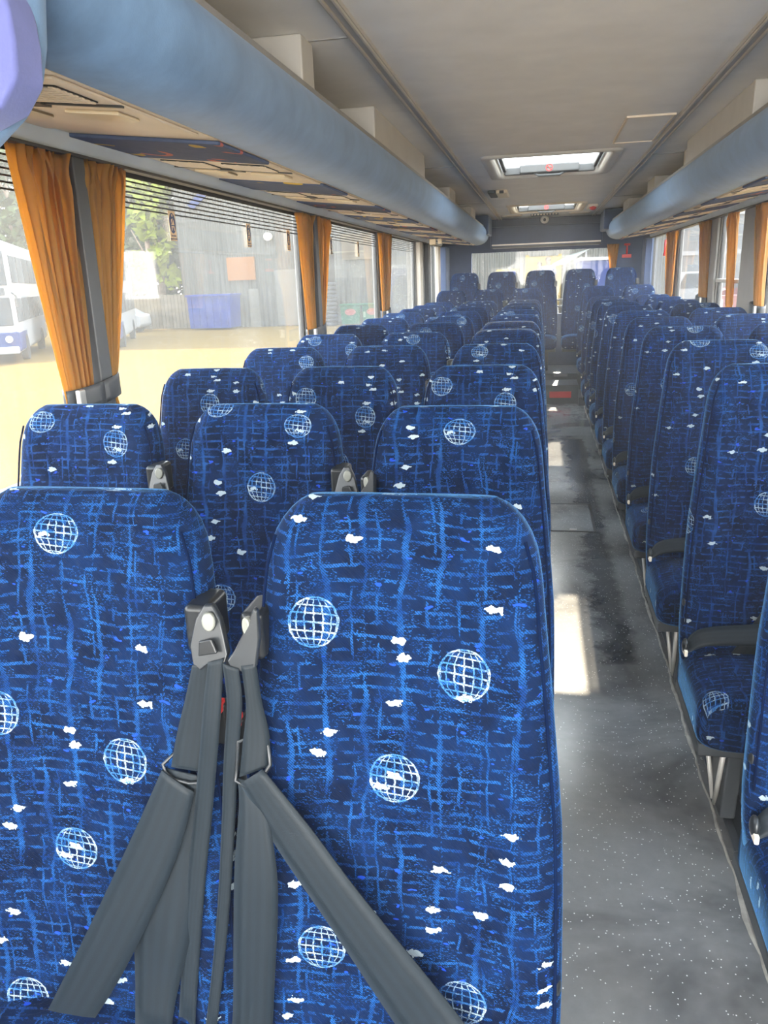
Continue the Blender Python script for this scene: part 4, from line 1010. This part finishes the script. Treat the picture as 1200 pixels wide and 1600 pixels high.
# double-decker buses
def bus(x, y, rz, label):
    o = thing('double_decker_bus', label, 'bus', (x, y, GZ), rz, 'double-decker buses in the yard'); w = 1.25; L = 9.5
    # origin at the front-left corner as seen; front face at y=0 facing -y, body behind it
    body = MB().box(-w, w, 0, L, .35, 4.3).build('body', 'white', o, bevel=.18, seg=4)
    MB().box(-w+.12, w-.12, -.03, .05, 2.75, 3.95).build('upper_windscreen', 'darkglass', o, bevel=.05)
    MB().box(-w+.12, w-.12, -.03, .05, 1.35, 2.35).build('lower_windscreen', 'darkglass', o, bevel=.05)
    MB().box(-w+.25, w-.25, -.035, .03, 2.42, 2.68).build('destination_screen', 'darkglass', o, bevel=.02)
    MB().box(-w-.01, w+.01, -.02, 2.4, .42, 1.15).build('blue_front', 'bblue', o, bevel=.08)
    MB().box(-w+.05, w-.05, -.10, .1, .35, .62).build('bumper', 'white', o, bevel=.05)
    for sx in (-.9, .9): MB().disc((sx, -.03, .88), (0, -1, 0), .12, .03, 18).build('headlamp', 'lens', o)
    MB().box(-.26, .26, -.12, -.1, .42, .54).build('number_plate', 'stickerbg', o)
    for sx in (-1, 1):
        for k in range(5):
            x0 = sx*w; MB().box(min(x0-.01*sx, x0+.02*sx), max(x0-.01*sx, x0+.02*sx), .35+k*1.8, 1.95+k*1.8, 2.85, 3.8).build('upper_side_window', 'darkglass', o, bevel=.01)
            MB().box(min(x0-.01*sx, x0+.02*sx), max(x0-.01*sx, x0+.02*sx), .35+k*1.8, 1.95+k*1.8, 1.45, 2.3).build('lower_side_window', 'darkglass', o, bevel=.01)
        for yy in (1.9, 7.4): MB().disc((sx*(w-.22), yy, .48), (sx, 0, 0), .48, .24, 24).build('wheel', 'rubber', o)
    MB().tube([(w, -.05, 2.5), (w+.15, -.35, 2.4), (w+.15, -.35, 2.0)], .04, 8).build('mirror', 'black', o)
    return o
bus(-19.75, 25.0, .50, 'white double-decker with an amber-lit windscreen, cut off at the left edge of the photo')
bus(-18.6, 30.0, .42, 'white and blue double-decker behind the first, beside the orange curtain')
def car(x, y, rz, paint, label, tall=1.0):
    o = thing('parked_car', label, 'car', (x, y, GZ), rz, 'parked cars in the yard')
    prof = [(-2.1, .35), (-2.15, .8), (-1.9, .95), (-1.25, 1.05), (-.65, 1.5*tall), (.95, 1.52*tall), (1.75, 1.08), (2.1, .98), (2.15, .45), (2.05, .3), (-2.0, .3)]
    MB().prism([(a, -.85, c) for a, c in prof], (0, 0, 0), (0, 1.7, 0)).build('body', paint, o, bevel=.09, seg=3)
    gp = [(-1.1, 1.08), (-.62, 1.42*tall), (.90, 1.44*tall), (1.5, 1.10)]
    MB().prism([(a, -.87, c) for a, c in gp], (0, 0, 0), (0, 1.74, 0)).build('side_window', 'darkglass', o, bevel=.01)
    for a in (-1.35, 1.35):
        for yy, d in ((-.88, 1), (.70, 1)): MB().disc((a, yy, .33), (0, d, 0), .33, .18, 20).build('wheel', 'rubber', o)
    MB().box(-2.17, -2.13, -.6, -.3, .65, .8).build('headlamp', 'lens', o); MB().box(-2.17, -2.13, .3, .6, .65, .8).build('headlamp', 'lens', o)
    return o
car(-24.6, 42.2, .1, 'carwhite', 'white car half hidden by the nearest left curtains')
car(10.4, 60, .1, 'carwhite', 'white people carrier through the right window bay, tallest there', 1.45)
car(13.6, 58, .0, 'carred', 'dark red car in front of the white people carrier, right windows', 1.1)
car(9.2, 70, .1, 'cardark', 'dark car seen through the farthest right window', 1.2)
car(7.4, 66, .1, 'carred', 'red car at the left of the farthest right window', 1.1)
car(17.0, 62, .2, 'carwhite', 'white car low beside the wide grey right post', 1.0)
# red and white barrier
br = thing('barrier', 'red and white plastic barrier in the yard, right windows', 'barrier', (9.6, 46, GZ))
MB().box(-1.2, 1.2, -.1, .1, 0, 1.0).build('panel', 'pink', br, bevel=.04); b = MB()
for k in range(5): b.box(-1.1+k*.5, -.9+k*.5, -.12, .12, .2, .8)
b.build('white_bars', 'white', br)
# building behind the right car park
rb = thing('office_building', 'dark glazed building with white floor bands behind the cars, right windows', 'building', (0, 0, GZ))
MB().box(3.9, 40, 84, 96, 0, 13).build('wall', 'dgrey', rb)
b = MB()
for z in (3.6, 7.2, 10.6): b.box(3.9, 40, 83.8, 84, z, z+.4)
for x in range(6, 40, 6): b.box(x, x+.4, 83.8, 84, 0, 13)
b.build('white_bands', 'white', rb)
# behind the coach: white sheet fence, yellow bay, canopy, lorry
rf = thing('white_sheet_building', 'white corrugated building filling the rear window', 'building', (0, 0, GZ))
b = MB(); b.box(-3.6, -.50, 30, 31, 0, 9); b.box(.62, 4.6, 30, 31, 0, 9); b.box(-.5, .62, 30, 31, 3.10, 9); b.box(-.5, .62, 30, 31, 0, 1.3)
b.build('wall', 'shedw', rf)
MB().box(-.5, .62, 30.05, 30.15, 1.3, 3.10).build('yellow_bay_wall', 'yellow', rf); b = MB(); b.box(-.58, -.46, 29.9, 30, 1.2, 3.15); b.box(.58, .70, 29.9, 30, 1.2, 3.15); b.build('door_jamb', 'yellow', rf)
MB().box(-.5, .62, 29.0, 30.04, 0, 1.3).build('dock', 'pillar', rf)
def person(x, y, z, h, label, lean=0):
    p = thing('person', label, 'person', (x, y, z), 0)
    def skin(name, pts, edges, rad, mat):
        me = bpy.data.meshes.new(name); me.from_pydata([(a*h, c*h, d*h) for a, c, d in pts], edges, []); me.update()
        o = bpy.data.objects.new(name, me); C.objects.link(o); o.parent = p; me.materials.append(MT[mat])
        md = o.modifiers.new('skin', 'SKIN'); md.use_smooth_shade = True
        for i, r in enumerate(rad): me.skin_vertices[0].data[i].radius = (r*h, r*h)
        me.skin_vertices[0].data[0].use_root = True
        sb = o.modifiers.new('sub', 'SUBSURF'); sb.levels = 1; sb.render_levels = 2
        return o
    skin('body', [(0, 0, .53), (0, 0, .65), (0, 0, .78), (0, -.005, .85), (0, -.01, .90), (0, -.01, .97), (-.11, 0, .80), (-.14, -.01, .64), (-.13, -.05, .50), (.11, 0, .80), (.14, -.01, .64), (.13, -.05, .50), (-.055, 0, .50), (-.06, 0, .27), (-.065, 0, .03), (-.065, -.07, .02), (.055, 0, .50), (.06, 0, .27), (.065, 0, .03), (.065, -.07, .02)],
         [(0, 1), (1, 2), (2, 3), (3, 4), (4, 5), (2, 6), (6, 7), (7, 8), (2, 9), (9, 10), (10, 11), (0, 12), (12, 13), (13, 14), (14, 15), (0, 16), (16, 17), (17, 18), (18, 19)],
         [.075, .07, .08, .03, .055, .045, .035, .028, .02, .035, .028, .02, .05, .036, .026, .02, .05, .036, .026, .02], 'skin')
    skin('shirt', [(0, 0, .52), (0, 0, .65), (0, 0, .79), (-.115, 0, .80), (-.145, -.01, .64), (.115, 0, .80), (.145, -.01, .64)], [(0, 1), (1, 2), (2, 3), (3, 4), (2, 5), (5, 6)], [.088, .082, .085, .045, .036, .045, .036], 'shirt')
    skin('trousers', [(0, 0, .53), (-.055, 0, .48), (-.06, 0, .27), (-.065, 0, .06), (.055, 0, .48), (.06, 0, .27), (.065, 0, .06)], [(0, 1), (1, 2), (2, 3), (0, 4), (4, 5), (5, 6)], [.08, .06, .046, .036, .06, .046, .036], 'trous')
    MB().sphere((0, .01*h, .95*h), .062*h, sc=(.95, 1.1, 1)).build('hair', 'hair', p, smooth=True)
    return p
person(-.08, 29.8, GZ+1.3, 1.60, 'shorter dark-clothed person standing in the yellow bay behind the coach')
person(.22, 29.5, GZ+1.3, 1.74, 'taller dark-clothed person in the yellow bay, right of the shorter one')
cn = thing('canopy', 'white slanting fabric canopy outside the rear window', 'canopy', (0, 0, 0))
b = MB(); b.grid([[(.30, 27, 1.60), (.75, 27, 1.68), (1.35, 27, 2.02)], [(.36, 28, 1.68), (.85, 28, 1.88), (1.5, 28, 2.10)], [(.50, 29, 1.74), (.95, 29, 1.98), (1.65, 29, 2.16)]]); b.build('cloth', 'canopy', cn, smooth=True, solid=.02)
MB().tube([(1.40, 27.4, GZ), (1.40, 27.4, 2.04)], .05).build('pole', 'white', cn)
lr = thing('lorry_body', 'dark blue lorry box seen at the right of the rear window', 'lorry', (0, 0, GZ))
MB().box(1.05, 2.0, 22.5, 26, .9, 2.82).build('box', 'bblue', lr, bevel=.03); MB().box(1.02, 2.03, 22.45, 26, 2.80, 2.88).build('roof_edge', 'white', lr)
for yy in (23.3, 25.2):
    MB().disc((1.02, yy, .45), (1, 0, 0), .45, .25, 18).build('wheel', 'rubber', lr); MB().disc((1.8, yy, .45), (1, 0, 0), .45, .25, 18).build('wheel', 'rubber', lr)
MB().box(1.1, 1.95, 22.7, 25.8, .5, .9).build('chassis', 'black', lr)
gb = thing('crate_on_post', 'small teal and yellow box showing above the second rear seat', 'box', (0, 0, 0))
MB().box(-1.1, -.7, 22, 22.3, 1.3, 1.50).build('teal_box', 'cblue', gb); MB().box(-1.2, -.6, 22, 22.4, 1.50, 1.55).build('yellow_lid', 'yellow', gb); MB().tube([(-.9, 22.15, GZ), (-.9, 22.15, 1.3)], .05).build('post', 'steel', gb)
# low fence right of the white building, seen through the rear window's far right
# trees on the left
def tree(x, y, h, r, mat, label, n=1500, seed=0):
    rr = random.Random(seed); t = thing('tree', label, 'tree', (x, y, GZ), 0, 'trees beyond the yard')
    b = MB(); b.tube([(0, 0, 0), (.1, 0, h*.3), (-.1, .1, h*.55), (0, 0, h*.8)], [.25, .2, .15, .06], 10)
    for k in range(6):
        a = rr.random()*6.3; b.tube([(0, 0, h*(.35+.06*k)), (r*.6*math.cos(a), r*.6*math.sin(a), h*(.55+.06*k))], [.08, .03], 6)
    b.build('trunk', 'bark', t, smooth=True)
    b = MB(); cl = [(V((rr.uniform(-1, 1)*r*.7, rr.uniform(-1, 1)*r*.7, h*(.25+.7*rr.random()))), r*rr.uniform(.3, .55)) for _ in range(16)]
    for i in range(n):
        c, q = cl[i % len(cl)]; d = V((rr.gauss(0, 1), rr.gauss(0, 1), rr.gauss(0, 1))).normalized()*q*rr.uniform(.75, 1.0)
        p = c+d; s_ = rr.uniform(.2, .42); u_ = V((rr.gauss(0, 1), rr.gauss(0, 1), rr.gauss(0, 1))).normalized(); w_ = u_.orthogonal().normalized()
        b.add([p-u_*s_, p+w_*s_*.5, p+u_*s_, p-w_*s_*.5], [(0, 1, 2, 3)])
    b.build('foliage', mat, t)
    return t
tree(-28.0, 49.5, 11, 3.4, 'leaf', 'dark green tree left of the shed, behind the board fence, leftmost', 2600, 1)
tree(-24.6, 49.0, 14, 2.6, 'leaf', 'dark green tree close to the grey shed, behind the board fence', 2600, 2)
tree(-23.6, 45.9, 9.6, 1.5, 'leafy', 'bright yellow-green tree showing at the top of the second left window', 900, 3)
tree(-35.5, 50.0, 13, 4.2, 'leaf', 'green tree towering over the double-decker buses', 2600, 4)
tree(-44.0, 46.0, 12, 4.2, 'leaf', 'green tree beyond the buses at the far left', 2400, 5)
for i_, (tx_, ty_) in enumerate(((-34.5, 54.5), (-30.4, 55.2), (-26.6, 54.0), (-23.2, 56.0))):
    tree(tx_, ty_, 6.5, 2.6, 'leaf', 'low dense green bush behind the board fence, %s from the left' % ('first', 'second', 'third', 'fourth')[i_], 1500, 40+i_)
for i_, (tx_, ty_, th_, tr_) in enumerate(((-62, 60, 16, 7), (-51, 64, 17, 7), (-41, 60, 17, 7), (-32, 66, 19, 7))):
    tree(tx_, ty_, th_, tr_, 'leaf', 'tall dark tree in the far row behind the yard, %s from the left' % ('first', 'second', 'third', 'fourth')[i_], 3200, 20+i_)
tree(4.9, 46, 9, 2.2, 'leaf', 'green tree at the right end of the white corrugated building', 1500, 6)

# ------------------------------------------------------------------ added haze volume in the coach, imitates milky lens glare
def air():
    t = NT('glare_haze'); v = t.n('ShaderNodeVolumeScatter'); v.inputs['Color'].default_value = (.95, .97, 1, 1)
    v.inputs['Density'].default_value = .012; v.inputs['Anisotropy'].default_value = .45
    t.l(v.outputs[0], t.out.inputs['Volume']); return t.m
hz = MB().box(XL+.001, XR-.001, Y0, Y1-.001, .3, ZC-.02).build('glare_haze', air())
hz['kind'] = 'structure'
